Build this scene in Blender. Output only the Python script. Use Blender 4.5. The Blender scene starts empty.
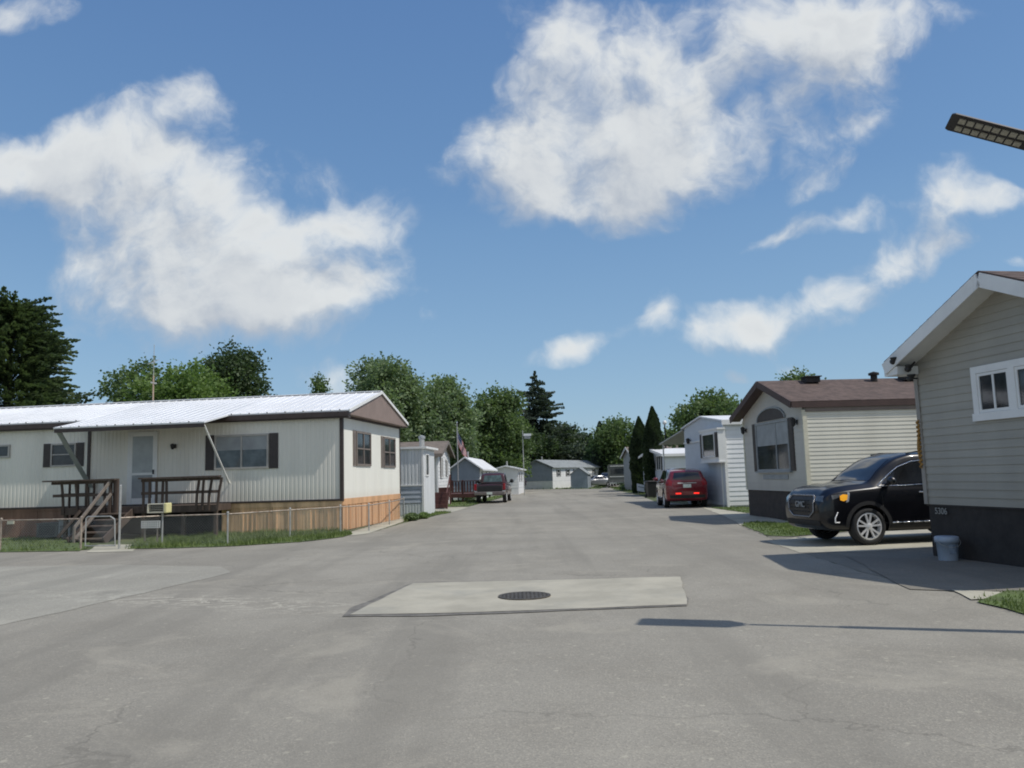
import bpy, math, random
from mathutils import Vector, Matrix
from mathutils.bvhtree import BVHTree
random.seed(7)
R = math.radians
SC = bpy.context.scene
COL = SC.collection

# ------------------------------------------------------------------ camera model
F = 800.0; ROLL = R(1.7); EYE = 1.55
PITCH = math.atan((477-384)*math.cos(ROLL)/F)
def ray(px, py):
    x = (px-512)/F; y = -(py-384)/F
    c, s = math.cos(ROLL), math.sin(ROLL)
    xr = x*c+y*s; yr = -x*s+y*c
    return Vector((xr, math.cos(PITCH)-yr*math.sin(PITCH), math.sin(PITCH)+yr*math.cos(PITCH)))
def g(px, py, z=0.0):                      # point of the ground seen there
    d = ray(px, py); t = (z-EYE)/d.z
    return Vector((d.x*t, d.y*t, z))
def dep(px, py, Y):
    d = ray(px, py); t = Y/d.y
    return Vector((d.x*t, Y, d.z*t+EYE))

# ------------------------------------------------------------------ tags
def tag(o, label=None, cat=None, group=None, kind=None):
    if label: o['label'] = label
    if cat: o['category'] = cat
    if group: o['group'] = group
    if kind: o['kind'] = kind
    return o
def empty(name, loc=(0, 0, 0), rz=0.0):
    o = bpy.data.objects.new(name, None); COL.objects.link(o)
    o.location = loc; o.rotation_euler = (0, 0, rz); o.empty_display_size = .3
    return o
def kids(o): return [c for c in bpy.data.objects if c.parent == o]
def copy_tree(o, parent=None):
    c = o.copy(); COL.objects.link(c); c.parent = parent
    for ch in kids(o): copy_tree(ch, c)
    return c

# ------------------------------------------------------------------ mesh builder
class MB:
    def __init__(s): s.v = []; s.f = []; s.m = []
    def add(s, vs, fs, mi=0):
        n = len(s.v); s.v += [tuple(v) for v in vs]
        for f in fs: s.f.append(tuple(i+n for i in f)); s.m.append(mi)
    def quad(s, a, b, c, d, mi=0): s.add([a, b, c, d], [(0, 1, 2, 3)], mi)
    def poly(s, pts, mi=0): s.add(pts, [tuple(range(len(pts)))], mi)
    def box(s, x0, x1, y0, y1, z0, z1, mi=0):
        vs = [(x, y, z) for z in (z0, z1) for y in (y0, y1) for x in (x0, x1)]
        s.add(vs, [(0, 2, 3, 1), (4, 5, 7, 6), (0, 1, 5, 4), (2, 6, 7, 3), (0, 4, 6, 2), (1, 3, 7, 5)], mi)
    def fbox(s, fc, u0, u1, z0, z1, n0, n1, mi=0):     # box in a wall's own frame
        vs = [fc.p(u, z, n) for n in (n0, n1) for z in (z0, z1) for u in (u0, u1)]
        s.add(vs, [(0, 2, 3, 1), (4, 5, 7, 6), (0, 1, 5, 4), (2, 6, 7, 3), (0, 4, 6, 2), (1, 3, 7, 5)], mi)
    def bar(s, a, b, w, h=None, mi=0, up=(0, 0, 1)):    # rectangular bar between points
        a, b = Vector(a), Vector(b); h = h or w
        d = (b-a).normalized(); u = Vector(up)
        if abs(d.dot(u)) > .97: u = Vector((0, 1, 0))
        r = d.cross(u).normalized()*w/2; t = r.cross(d).normalized()*h/2
        vs = [p+i*r+j*t for p in (a, b) for j in (-1, 1) for i in (-1, 1)]
        s.add(vs, [(0, 1, 3, 2), (4, 6, 7, 5), (0, 4, 5, 1), (2, 3, 7, 6), (0, 2, 6, 4), (1, 5, 7, 3)], mi)
    def tube(s, a, b, r0, r1=None, n=8, mi=0, cap=True):
        a, b = Vector(a), Vector(b); r1 = r0 if r1 is None else r1
        d = (b-a).normalized(); u = Vector((0, 0, 1)) if abs(d.z) < .9 else Vector((1, 0, 0))
        p = d.cross(u).normalized(); q = d.cross(p)
        vs = []
        for c, r in ((a, r0), (b, r1)):
            for i in range(n):
                t = 2*math.pi*i/n; vs.append(c+p*math.cos(t)*r+q*math.sin(t)*r)
        fs = [(i, (i+1) % n, n+(i+1) % n, n+i) for i in range(n)]
        if cap: fs += [tuple(range(n-1, -1, -1)), tuple(range(n, 2*n))]
        s.add(vs, fs, mi)
    def path(s, pts, r, n=6, mi=0):
        for a, b in zip(pts, pts[1:]): s.tube(a, b, r, r, n, mi)
    def lathe(s, prof, c=(0, 0, 0), axis='Z', n=24, mi=0):   # prof: (radius, height)
        c = Vector(c); vs = []
        for r, h in prof:
            for i in range(n):
                t = 2*math.pi*i/n; x, y = r*math.cos(t), r*math.sin(t)
                vs.append(c+(Vector((x, y, h)) if axis == 'Z' else Vector((x, h, y))))
        fs = []
        for k in range(len(prof)-1):
            for i in range(n): fs.append((k*n+i, k*n+(i+1) % n, (k+1)*n+(i+1) % n, (k+1)*n+i))
        s.add(vs, fs, mi)
    def ball(s, c, r, n=10, mi=0, sq=(1, 1, 1)):
        c = Vector(c); vs = []; m = n//2
        for j in range(m+1):
            a = math.pi*j/m-math.pi/2
            for i in range(n):
                t = 2*math.pi*i/n
                vs.append(c+Vector((r*math.cos(a)*math.cos(t)*sq[0], r*math.cos(a)*math.sin(t)*sq[1], r*math.sin(a)*sq[2])))
        s.add(vs, [(j*n+i, j*n+(i+1) % n, (j+1)*n+(i+1) % n, (j+1)*n+i) for j in range(m) for i in range(n)], mi)
    def build(s, name, mats, parent=None, smooth=False):
        me = bpy.data.meshes.new(name); me.from_pydata(s.v, [], s.f)
        mats = mats if isinstance(mats, (list, tuple)) else [mats]
        for m in mats: me.materials.append(m)
        if len(mats) > 1: me.polygons.foreach_set('material_index', s.m)
        if smooth: me.polygons.foreach_set('use_smooth', [True]*len(me.polygons))
        me.update()
        o = bpy.data.objects.new(name, me); COL.objects.link(o); o.parent = parent
        return o
def fix_normals(o):
    import bmesh
    bm = bmesh.new(); bm.from_mesh(o.data); bmesh.ops.remove_doubles(bm, verts=bm.verts, dist=1e-5)
    bmesh.ops.recalc_face_normals(bm, faces=bm.faces); bm.to_mesh(o.data); bm.free(); return o
def bevel(o, w=.01, seg=1):
    m = o.modifiers.new('bevel', 'BEVEL'); m.width = w; m.segments = seg; m.limit_method = 'ANGLE'; return o

class Face:                                 # a wall plane: O + u*U + z*Z + n*N
    def __init__(s, O, U, N): s.O, s.U, s.N = Vector(O), Vector(U), Vector(N)
    def p(s, u, z, n=0.0): return s.O+s.U*u+Vector((0, 0, z))+s.N*n

# ------------------------------------------------------------------ materials
def nt(m):
    m.use_nodes = True; t = m.node_tree; t.nodes.clear(); return t
class N:
    def __init__(s, t): s.t = t
    def n(s, typ, ins=None, **kw):
        x = s.t.nodes.new(typ)
        for k, v in kw.items(): setattr(x, k, v)
        for k, v in (ins or {}).items():
            if isinstance(v, bpy.types.NodeSocket): s.t.links.new(v, x.inputs[k])
            else: x.inputs[k].default_value = v
        return x
    def math(s, op, a, b=0.0, c=0.0, clamp=False):
        x = s.n('ShaderNodeMath', {0: a, 1: b, 2: c}, operation=op); x.use_clamp = clamp; return x.outputs[0]
    def mix(s, f, a, b, blend='MIX'):
        x = s.n('ShaderNodeMix', data_type='RGBA', blend_type=blend)
        for i, v in ((0, f), (6, a), (7, b)):
            if isinstance(v, bpy.types.NodeSocket): s.t.links.new(v, x.inputs[i])
            else: x.inputs[i].default_value = v if i == 0 else c4(v)
        return x.outputs[2]
    def noise(s, vec, scale, det=4, rough=.55, dist=0.0):
        return s.n('ShaderNodeTexNoise', {'Vector': vec, 'Scale': scale, 'Detail': det, 'Roughness': rough, 'Distortion': dist}).outputs[0]
    def ramp(s, v, a, b, smooth=True):
        x = s.n('ShaderNodeMapRange', {0: v, 1: a, 2: b}, interpolation_type='SMOOTHSTEP' if smooth else 'LINEAR'); return x.outputs[0]
def c4(c): return (c[0], c[1], c[2], 1.0) if len(c) == 3 else c
MATS = {}
def mat(name, col, rough=.6, var=.12, scale=3.0, metal=0.0, bump=0.0, bscale=60., dirt=None, dirt_amt=.3, spec=.5, streak=False, coat=0., grime_z=None, band=0):
    if name in MATS: return MATS[name]
    m = bpy.data.materials.new(name); t = nt(m); q = N(t)
    tc = q.n('ShaderNodeTexCoord').outputs['Object']
    vec = tc
    if streak: vec = q.n('ShaderNodeMapping', {'Vector': tc, 'Scale': (1, 1, .12)}).outputs[0]
    n1 = q.noise(vec, scale, 5, .6)
    f = q.ramp(n1, .3, .7)
    dk = tuple(c*(1-var) for c in col); lt = tuple(min(1, c*(1+var)) for c in col)
    c = q.mix(f, dk, lt)
    n2 = q.noise(tc, scale*9, 4, .7)
    c = q.mix(q.math('MULTIPLY', q.ramp(n2, .45, .75), var), c, tuple(x*.6 for x in col))
    if dirt:
        n3 = q.noise(vec, scale*.7, 6, .65)
        c = q.mix(q.math('MULTIPLY', q.ramp(n3, .48, .72), dirt_amt), c, dirt)
    if band:
        nb_ = q.noise(q.n('ShaderNodeMapping', {'Vector': tc, 'Scale': (.15, .15, 7.0)}).outputs[0], 1.0, 3, .7)
        c = q.mix(q.math('MULTIPLY', q.ramp(nb_, .4, .65), band*2), c, tuple(x*.72 for x in col))
    if grime_z:                                 # dirt splashed up near a base: (z0, z1, colour, amount)
        z = q.n('ShaderNodeSeparateXYZ', {0: tc}).outputs[2]
        zz = q.math('ADD', z, q.math('MULTIPLY', n2, .25))
        c = q.mix(q.math('MULTIPLY', q.ramp(zz, grime_z[1]+.12, grime_z[0]+.12), grime_z[3]), c, grime_z[2])
    b = q.n('ShaderNodeBsdfPrincipled', {'Base Color': c, 'Metallic': metal})
    rr = q.math('ADD', rough-.06, q.math('MULTIPLY', n2, .12)); t.links.new(rr, b.inputs['Roughness'])
    b.inputs['Specular IOR Level'].default_value = spec; b.inputs['Coat Weight'].default_value = coat
    b.inputs['Coat Roughness'].default_value = .04
    if bump:
        nb = q.noise(tc, bscale, 3, .6)
        bp = q.n('ShaderNodeBump', {'Strength': bump, 'Distance': .01, 'Height': nb}); t.links.new(bp.outputs[0], b.inputs['Normal'])
    o = q.n('ShaderNodeOutputMaterial'); t.links.new(b.outputs[0], o.inputs[0])
    MATS[name] = m; return m
def glass_mat(name, col=(.02, .025, .03), rough=.06, var=.5, scale=1.5, spec=.6):
    return mat(name, col, rough, var, scale, spec=spec)
def emis(name, col, s):
    m = bpy.data.materials.new(name); t = nt(m); q = N(t)
    b = q.n('ShaderNodeBsdfPrincipled', {'Base Color': c4(col), 'Roughness': .2, 'Emission Color': c4(col), 'Emission Strength': s})
    o = q.n('ShaderNodeOutputMaterial'); t.links.new(b.outputs[0], o.inputs[0]); return m
def leaf_mat(name, dark, light, trans=.35, nscale=.35):
    m = bpy.data.materials.new(name); t = nt(m); q = N(t)
    tc = q.n('ShaderNodeTexCoord').outputs['Object']
    a = q.noise(tc, nscale, 3, .6); b_ = q.noise(tc, 7.0, 2, .6)
    f = q.ramp(q.math('ADD', q.math('MULTIPLY', a, .6), q.math('MULTIPLY', b_, .4)), .36, .64)
    c = q.mix(f, dark, light)
    d = q.n('ShaderNodeBsdfPrincipled', {'Base Color': c, 'Roughness': .55, 'Specular IOR Level': .3})
    c2 = q.mix(.5, c, (light[0]*1.3, light[1]*1.5, light[2]*.6))
    tr = q.n('ShaderNodeBsdfTranslucent', {'Color': c2})
    mx = q.n('ShaderNodeMixShader', {0: trans}); t.links.new(d.outputs[0], mx.inputs[1]); t.links.new(tr.outputs[0], mx.inputs[2])
    o = q.n('ShaderNodeOutputMaterial'); t.links.new(mx.outputs[0], o.inputs[0]); return m

def asphalt_mat(name, base, tone=(1, 1, 1), crackscale=.28, crack=.8, light_amt=.5):
    m = bpy.data.materials.new(name); t = nt(m); q = N(t)
    P = q.n('ShaderNodeTexCoord').outputs['Object']
    big = q.noise(P, .12, 4, .6, .6); mid = q.noise(P, .9, 5, .65, .4); fine = q.noise(P, 14, 4, .75); gr = q.noise(P, 90, 3, .8)
    b = base
    c = q.mix(q.ramp(big, .3, .7), tuple(x*.82 for x in b), tuple(x*1.14 for x in b))
    c = q.mix(q.math('MULTIPLY', q.ramp(mid, .40, .68), .5), c, (b[0]*.78, b[1]*.77, b[2]*.76))
    c = q.mix(q.math('MULTIPLY', q.ramp(fine, .5, .75), .3), c, (b[0]*1.35, b[1]*1.33, b[2]*1.28))
    # fine stones
    vo = q.n('ShaderNodeTexVoronoi', {'Vector': P, 'Scale': 95.}, feature='F1')
    sep = q.n('ShaderNodeSeparateColor', {0: vo.outputs['Color']}).outputs[0]
    c = q.mix(q.math('MULTIPLY', q.ramp(sep, .74, .97), .32), c, (b[0]*1.7, b[1]*1.67, b[2]*1.6))
    c = q.mix(q.math('MULTIPLY', q.ramp(sep, .28, .05), .28), c, (b[0]*.45, b[1]*.45, b[2]*.46))
    vo2 = q.n('ShaderNodeTexVoronoi', {'Vector': P, 'Scale': 13.}, feature='F1')
    sep2 = q.n('ShaderNodeSeparateColor', {0: vo2.outputs['Color']}).outputs[1]
    spot = q.math('MULTIPLY', q.ramp(sep2, .9, .96), q.ramp(vo2.outputs['Distance'], .35, .15))
    c = q.mix(q.math('MULTIPLY', spot, .45), c, (b[0]*1.7, b[1]*1.7, b[2]*1.6))
    # stretched tyre wear along the street, patches of light dust
    wear = q.noise(q.n('ShaderNodeMapping', {'Vector': P, 'Rotation': (0, 0, R(-5)), 'Scale': (.9, .05, 1)}).outputs[0], 1.0, 4, .6)
    c = q.mix(q.math('MULTIPLY', q.ramp(wear, .46, .66), .55), c, (b[0]*.72, b[1]*.72, b[2]*.72))
    dust = q.noise(P, .5, 6, .7, 1.2)
    c = q.mix(q.math('MULTIPLY', q.ramp(dust, .52, .68), light_amt*.75), c, (b[0]*1.4, b[1]*1.38, b[2]*1.33))
    ax_ = q.n('ShaderNodeVectorMath', {0: P, 1: (-3.9, 10.9, 0)}, operation='SUBTRACT').outputs[0]
    ax_ = q.n('ShaderNodeVectorRotate', {'Vector': ax_, 'Angle': R(24)}, rotation_type='Z_AXIS').outputs[0]
    ax_ = q.n('ShaderNodeVectorMath', {0: ax_, 1: (1/3.2, 1/.55, 0)}, operation='MULTIPLY').outputs[0]
    rr_ = q.n('ShaderNodeVectorMath', {0: ax_, 1: ax_}, operation='DOT_PRODUCT').outputs['Value']
    ridge = q.math('ABSOLUTE', q.math('SUBTRACT', q.noise(q.n('ShaderNodeMapping', {'Vector': P, 'Scale': (1.2, 2.6, 1)}).outputs[0], 1.3, 6, .68, .6), .5))
    band_ = q.math('MULTIPLY', q.ramp(ridge, .035, .008), q.math('EXPONENT', q.math('MULTIPLY', rr_, -1.2)))
    c = q.mix(q.math('MULTIPLY', band_, .75), c, (b[0]*1.75, b[1]*1.75, b[2]*1.72))
    # oil and tyre stains
    ol = q.noise(P, .7, 3, .5); c = q.mix(q.math('MULTIPLY', q.ramp(ol, .64, .74), .4), c, (b[0]*.6, b[1]*.6, b[2]*.6))
    # cracks
    if crack:
        warp = q.n('ShaderNodeTexNoise', {'Vector': P, 'Scale': .8, 'Detail': 5.0, 'Roughness': .65}).outputs['Color']
        wp = q.n('ShaderNodeVectorMath', {0: P, 1: q.n('ShaderNodeVectorMath', {0: warp, 1: (1.6, 1.6, 0)}, operation='MULTIPLY').outputs[0]}, operation='ADD').outputs[0]
        cr = q.n('ShaderNodeTexVoronoi', {'Vector': wp, 'Scale': crackscale}, feature='DISTANCE_TO_EDGE').outputs[0]
        gate = q.ramp(q.noise(P, .22, 3, .5), .44, .56)
        ck = q.math('MULTIPLY', q.math('MULTIPLY', q.ramp(cr, .006, .002), gate), crack*.42)
        c = q.mix(ck, c, (b[0]*.35, b[1]*.35, b[2]*.35))
    bs = q.n('ShaderNodeBsdfPrincipled', {'Base Color': c, 'Roughness': .88, 'Specular IOR Level': .25})
    h = q.math('ADD', q.math('MULTIPLY', gr, .5), q.math('MULTIPLY', vo.outputs['Distance'], .8))
    bp = q.n('ShaderNodeBump', {'Strength': .22, 'Distance': .008, 'Height': h}); t.links.new(bp.outputs[0], bs.inputs['Normal'])
    o = q.n('ShaderNodeOutputMaterial'); t.links.new(bs.outputs[0], o.inputs[0]); return m

M = dict(
 ground=mat('ground_soil', (.075, .095, .035), .95, .35, .6, bump=.5, bscale=8, dirt=(.16, .14, .09), dirt_amt=.6),
 asphalt=asphalt_mat('asphalt', (.288, .271, .229)),
 asphalt_light=asphalt_mat('asphalt_light', (.335, .322, .275), crack=.3),
 asphalt_dark=asphalt_mat('asphalt_dark', (.225, .213, .18), crack=.4),
 asphalt_scuff=mat('road_scuff', (.36, .35, .315), .9, .25, 6, dirt=(.27, .26, .23), dirt_amt=1.0),
 seal=mat('tar_seam', (.165, .155, .135), .85, .3, 5, bump=.4),
 concrete=mat('concrete', (.40, .375, .30), .85, .14, 1.2, bump=.3, bscale=40, dirt=(.26, .26, .23), dirt_amt=.5),
 drive=mat('drive_concrete', (.42, .40, .32), .85, .15, 1.0, bump=.3, bscale=40, dirt=(.27, .25, .20), dirt_amt=.6),
 gravel=asphalt_mat('gravel_apron', (.215, .2, .17), crackscale=.5, crack=.4),
 iron=mat('cast_iron', (.12, .105, .085), .6, .3, 12, metal=.6, bump=.3),
 ribwhite=mat('ribbed_siding', (.78, .755, .675), .55, .06, 1.0, grime_z=(1.0, 1.55, (.5, .46, .38), .4), dirt=(.45, .43, .37), dirt_amt=.22, streak=True),
 endwhite=mat('end_panel', (.82, .81, .73), .55, .04, 1.0, grime_z=(1.0, 1.35, (.6, .52, .42), .3), dirt=(.65, .62, .52), dirt_amt=.18, streak=True),
 browntrim=mat('brown_trim', (.055, .038, .032), .5, .2, 4),
 mauve=mat('gable_panel', (.26, .195, .165), .6, .08, 2),
 roofwhite=mat('white_metal_roof', (.80, .81, .82), .42, .05, .6, metal=0.0, dirt=(.6, .62, .64), dirt_amt=.35),
 shutter=mat('dark_shutter', (.055, .045, .042), .55, .15, 6),
 wframe=mat('window_frame', (.42, .40, .37), .5, .1, 5),
 whitetrim=mat('white_trim', (.78, .78, .76), .5, .05, 2, dirt=(.6, .6, .57), dirt_amt=.2),
 brownframe=mat('taupe_frame', (.20, .165, .14), .5, .1, 5),
 pane=glass_mat('window_glass', (.035, .04, .045)),
 paneblue=glass_mat('window_glass_curtained', (.09, .11, .12), .08, .35, 2.5),
 cedar=mat('cedar_board', (.76, .50, .29), .8, .32, 2.2, streak=True, dirt=(.2, .13, .08), dirt_amt=.45),
 cedarsun=mat('cedar_board_sunlit', (.62, .36, .19), .8, .15, 2.2, streak=True, dirt=(.42, .25, .14), dirt_amt=.4),  # same cedar, sunlit orange of the end wall put into the colour
 redwood=mat('old_plywood', (.22, .125, .085), .85, .25, 2, streak=True, dirt=(.3, .22, .16), dirt_amt=.5),
 deck=mat('weathered_deck', (.085, .06, .047), .85, .25, 6, streak=True, dirt=(.14, .11, .09), dirt_amt=.5),
 stepwood=mat('step_wood', (.15, .11, .085), .85, .25, 5),
 greywood=mat('grey_wood', (.21, .18, .155), .8, .2, 6),
 redbrown=mat('stained_redwood', (.105, .042, .035), .7, .2, 5, streak=True),
 galv=mat('galvanised_steel', (.46, .46, .44), .45, .15, 8, metal=.5),
 galvrust=mat('rusty_galvanised', (.40, .34, .28), .6, .35, 9, metal=.3, dirt=(.22, .11, .06), dirt_amt=.7),
 greytin=mat('grey_tin', (.30, .32, .33), .5, .12, 3),
 greybox=mat('grey_cabinet', (.12, .125, .12), .6, .15, 3),
 lightbox=mat('pale_cabinet', (.27, .29, .30), .6, .12, 3),
 cream=mat('cream_plastic', (.72, .66, .33), .5, .08, 4),
 creamw=mat('cream_white', (.66, .63, .50), .5, .08, 4),
 black=mat('black_plastic', (.014, .014, .015), .5, .2, 8),
 corrwhite=mat('corrugated_white', (.66, .68, .69), .5, .08, 3, streak=True, dirt=(.5, .52, .54), dirt_amt=.3),
 bluelap=mat('blue_grey_lap', (.38, .42, .48), .55, .1, 3),
 beige=mat('beige_lap', (.66, .63, .56), .6, .06, 2),
 bluegrey=mat('blue_grey_panel', (.27, .31, .35), .6, .07, 2),
 farwhite=mat('far_white_panel', (.74, .74, .73), .6, .05, 2),
 shingle=mat('brown_shingle', (.11, .078, .066), .9, .28, 5, bump=.7, bscale=25, dirt=(.075, .055, .048), dirt_amt=.5),
 shingle2=mat('grey_brown_shingle', (.17, .14, .115), .9, .2, 3, bump=.5, bscale=20),
 shinglegrey=mat('grey_shingle', (.24, .26, .26), .9, .2, 2),
 fasciabrown=mat('brown_fascia', (.07, .042, .036), .6, .12, 3),
 lapcream=mat('cream_lap', (.72, .70, .60), .55, .05, 1.2, band=.10, grime_z=(.85, 1.5, (.42, .38, .3), .35), dirt=(.5, .48, .4), dirt_amt=.25, streak=True),
 laptaupe=mat('taupe_lap', (.38, .36, .31), .55, .07, .9, band=.16, grime_z=(.85, 1.5, (.26, .23, .18), .35), dirt=(.27, .255, .215), dirt_amt=.35, streak=True),
 lapgable=mat('shaded_cream_lap', (.55, .525, .47), .55, .05, 1.2, band=.10, grime_z=(.85, 1.4, (.36, .33, .28), .4), dirt=(.38, .37, .33), dirt_amt=.25, streak=True),  # cream siding darkened in its colour for the shaded gable end
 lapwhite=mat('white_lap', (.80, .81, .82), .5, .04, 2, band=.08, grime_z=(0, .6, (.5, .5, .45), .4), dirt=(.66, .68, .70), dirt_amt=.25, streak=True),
 lapshade=mat('shaded_white_lap', (.56, .60, .65), .5, .04, 2),  # white siding with cool shade put into its colour, for gable ends
 skirtdark=mat('dark_skirting', (.026, .022, .02), .75, .3, 4, bump=.6, bscale=9),
 skirtbrown=mat('brown_skirting', (.045, .035, .03), .75, .25, 4, bump=.4, bscale=12),
 chrome=mat('chrome', (.75, .76, .78), .12, .04, 5, metal=1.0),
 smokelens=mat('smoked_lens', (.10, .105, .11), .12, .3, 20, coat=1.0),
 dullchrome=mat('dull_chrome', (.30, .30, .31), .25, .1, 5, metal=.8),
 alloy=mat('alloy_wheel', (.85, .85, .85), .3, .06, 9, metal=.35),
 tyre=mat('tyre_rubber', (.022, .022, .022), .8, .2, 12),
 carblack=mat('black_car_paint', (.004, .004, .006), .3, .25, 3, spec=.3, coat=.6),
 carred=mat('red_car_paint', (.16, .005, .014), .28, .12, 3, metal=.15, coat=1.0),
 carmaroon=mat('maroon_truck_paint', (.06, .014, .017), .35, .15, 3, coat=.8),
 carsilver=mat('silver_car_paint', (.28, .29, .30), .3, .08, 3, metal=.5, coat=.8),
 carnavy=mat('dark_grey_car_paint', (.05, .055, .06), .3, .12, 3, coat=.9),
 carglass=glass_mat('car_glass', (.012, .014, .018), .04, .4, 2, spec=.8),
 clad=mat('black_cladding', (.016, .016, .017), .7, .15, 9),
 amber=emis('amber_lamp', (.95, .42, .03), .35),
 redlens=emis('red_lens', (.26, .012, .02), .02),
 redlit=emis('lit_brake_lens', (1.0, .03, .02), 1.6),
 clearlens=mat('clear_lens', (.5, .52, .54), .1, .2, 20, metal=.3, coat=1.0),
 plate=mat('licence_plate', (.62, .68, .62), .5, .18, 25),
 bucket=mat('shaded_bucket_plastic', (.36, .42, .50), .45, .1, 6),  # white pail with bluish shade put into its colour
 rope=mat('yellow_rope', (.42, .23, .06), .7, .25, 20),
 led=mat('led_lens', (.36, .34, .28), .3, .25, 40),
 lampbody=mat('dark_lamp_body', (.018, .015, .017), .5, .15, 6),
 globe=mat('white_globe', (.8, .8, .78), .3, .03, 5),
 bark=mat('tree_bark', (.07, .055, .042), .9, .3, 6, bump=.6, bscale=20),
 flagred=mat('flag_red', (.40, .035, .05), .8, .1, 5), flagwhite=mat('flag_white', (.62, .60, .60), .8, .06, 5), flagblue=mat('flag_blue', (.06, .08, .17), .8, .1, 5),
 signwhite=mat('sign_white', (.85, .85, .84), .5, .04, 4),
)
for nm, d_, l_ in (('leafdark', (.030, .050, .024), (.09, .135, .058)), ('leafcedar', (.040, .062, .034), (.115, .16, .075)), ('leafmid', (.062, .10, .044), (.165, .235, .092)),
                   ('leaflight', (.075, .13, .035), (.19, .28, .085)), ('leafspruce', (.036, .05, .040), (.085, .115, .08)),
                   ('leafmaple', (.10, .14, .085), (.24, .32, .165)), ('leafarb', (.018, .032, .016), (.06, .09, .038)),  # leafmid and leafmaple are lightened to carry aerial haze in their colour
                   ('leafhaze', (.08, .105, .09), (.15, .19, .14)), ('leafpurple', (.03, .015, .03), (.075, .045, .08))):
    M[nm] = leaf_mat(nm, d_, l_)
M['grass'] = leaf_mat('grass_blade', (.08, .115, .035), (.20, .255, .085), .3, 1.2)
M['lawn'] = mat('lawn_soil', (.09, .13, .04), .95, .35, 3, bump=.6, bscale=25, dirt=(.13, .13, .06), dirt_amt=.5)

# ------------------------------------------------------------------ world
SUN_AZ, SUN_EL = R(108), R(56)
w = bpy.data.worlds.new('World'); SC.world = w; w.use_nodes = True
t = w.node_tree; t.nodes.clear(); q = N(t)
sky = q.n('ShaderNodeTexSky', sky_type='NISHITA'); sky.sun_disc = False
sky.sun_elevation = SUN_EL; sky.sun_rotation = SUN_AZ; sky.air_density = 1.0; sky.dust_density = .6; sky.ozone_density = 2.2
gen = q.n('ShaderNodeTexCoord').outputs['Generated']
sx = q.n('ShaderNodeSeparateXYZ', {0: gen})
X, Y, Z = sx.outputs
yc = q.math('MAXIMUM', Y, .12)
u = q.math('DIVIDE', X, yc); v = q.math('DIVIDE', Z, yc)
front = q.ramp(Y, .1, .3)
uv = q.n('ShaderNodeCombineXYZ', {0: u, 1: v}).outputs[0]
# clouds as soft masses on the sky; every mass is (u, v, ru, rv, weight) in sky direction
def cl(px, py, rx, ry, wgt=1.0, rot=0):
    d = ray(px, py); return (d.x/d.y, d.z/d.y, rx/F, ry/F, wgt, rot)
BL = [cl(700, 45, 26, 60, -.55, -.5), cl(600, 40, 22, 22, -.5), cl(745, 90, 50, 16, -.45, .5), cl(640, 85, 26, 30, -.4, .4), cl(185, 118, 16, 24, -.55), cl(800, 110, 40, 20, -.4), cl(255, 195, 30, 22, -.45), cl(300, 205, 40, 14, -.3), cl(175, 230, 95, 85), cl(245, 255, 118, 75), cl(160, 145, 55, 60, .9), cl(190, 90, 35, 28, .6), cl(95, 165, 50, 35, .75), cl(40, 175, 70, 28, .85), cl(235, 300, 125, 32, .95),
      cl(340, 225, 42, 30, .65), cl(330, 295, 55, 22, .55), cl(0, 165, 40, 30, .8), cl(20, 8, 55, 18, .75),
      cl(560, 165, 95, 45), cl(620, 150, 110, 55), cl(590, 200, 70, 26), cl(560, 60, 50, 60, .85), cl(660, 60, 110, 60, .9), cl(790, 60, 100, 62, .85), cl(860, 15, 110, 35, .85), cl(740, 130, 110, 45, .65),
      cl(500, 155, 38, 26, .85),
      cl(820, 182, 30, 14, .7, .4), cl(775, 233, 26, 13, .7), cl(850, 220, 60, 14, .65, .15), cl(945, 195, 32, 32, .8), cl(925, 240, 75, 24, .6, .5), cl(1000, 198, 60, 13, .45), cl(860, 290, 80, 20, .52, .3), cl(960, 245, 45, 12, .5, .3),
      cl(740, 333, 55, 22, .85), cl(700, 340, 25, 16, .5), cl(800, 310, 60, 22, .6), cl(648, 318, 20, 22, 1.0), cl(585, 349, 48, 13, .95, .3), cl(1015, 262, 18, 10, .5),
      cl(345, 376, 40, 15, .65), cl(60, 328, 26, 16, .45), cl(430, 318, 20, 14, .35), cl(725, 382, 26, 10, .45), cl(785, 370, 14, 10, .4), cl(480, 372, 26, 14, .25)]
grp = bpy.data.node_groups.new('cloud_cover', 'ShaderNodeTree')
grp.interface.new_socket('Vector', in_out='INPUT', socket_type='NodeSocketVector')
grp.interface.new_socket('Density', in_out='OUTPUT', socket_type='NodeSocketFloat')
gq = N(grp); gi = gq.n('NodeGroupInput').outputs[0]; go = gq.n('NodeGroupOutput')
wn = gq.n('ShaderNodeTexNoise', {'Vector': gi, 'Scale': 6.0, 'Detail': 4.0, 'Roughness': .55}).outputs['Color']
wv = gq.n('ShaderNodeVectorMath', {0: wn, 1: (.5, .5, .5)}, operation='SUBTRACT').outputs[0]
wv = gq.n('ShaderNodeVectorMath', {0: wv, 1: (.11, .11, 0)}, operation='MULTIPLY').outputs[0]
pv = gq.n('ShaderNodeVectorMath', {0: gi, 1: wv}, operation='ADD').outputs[0]
acc = None
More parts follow.
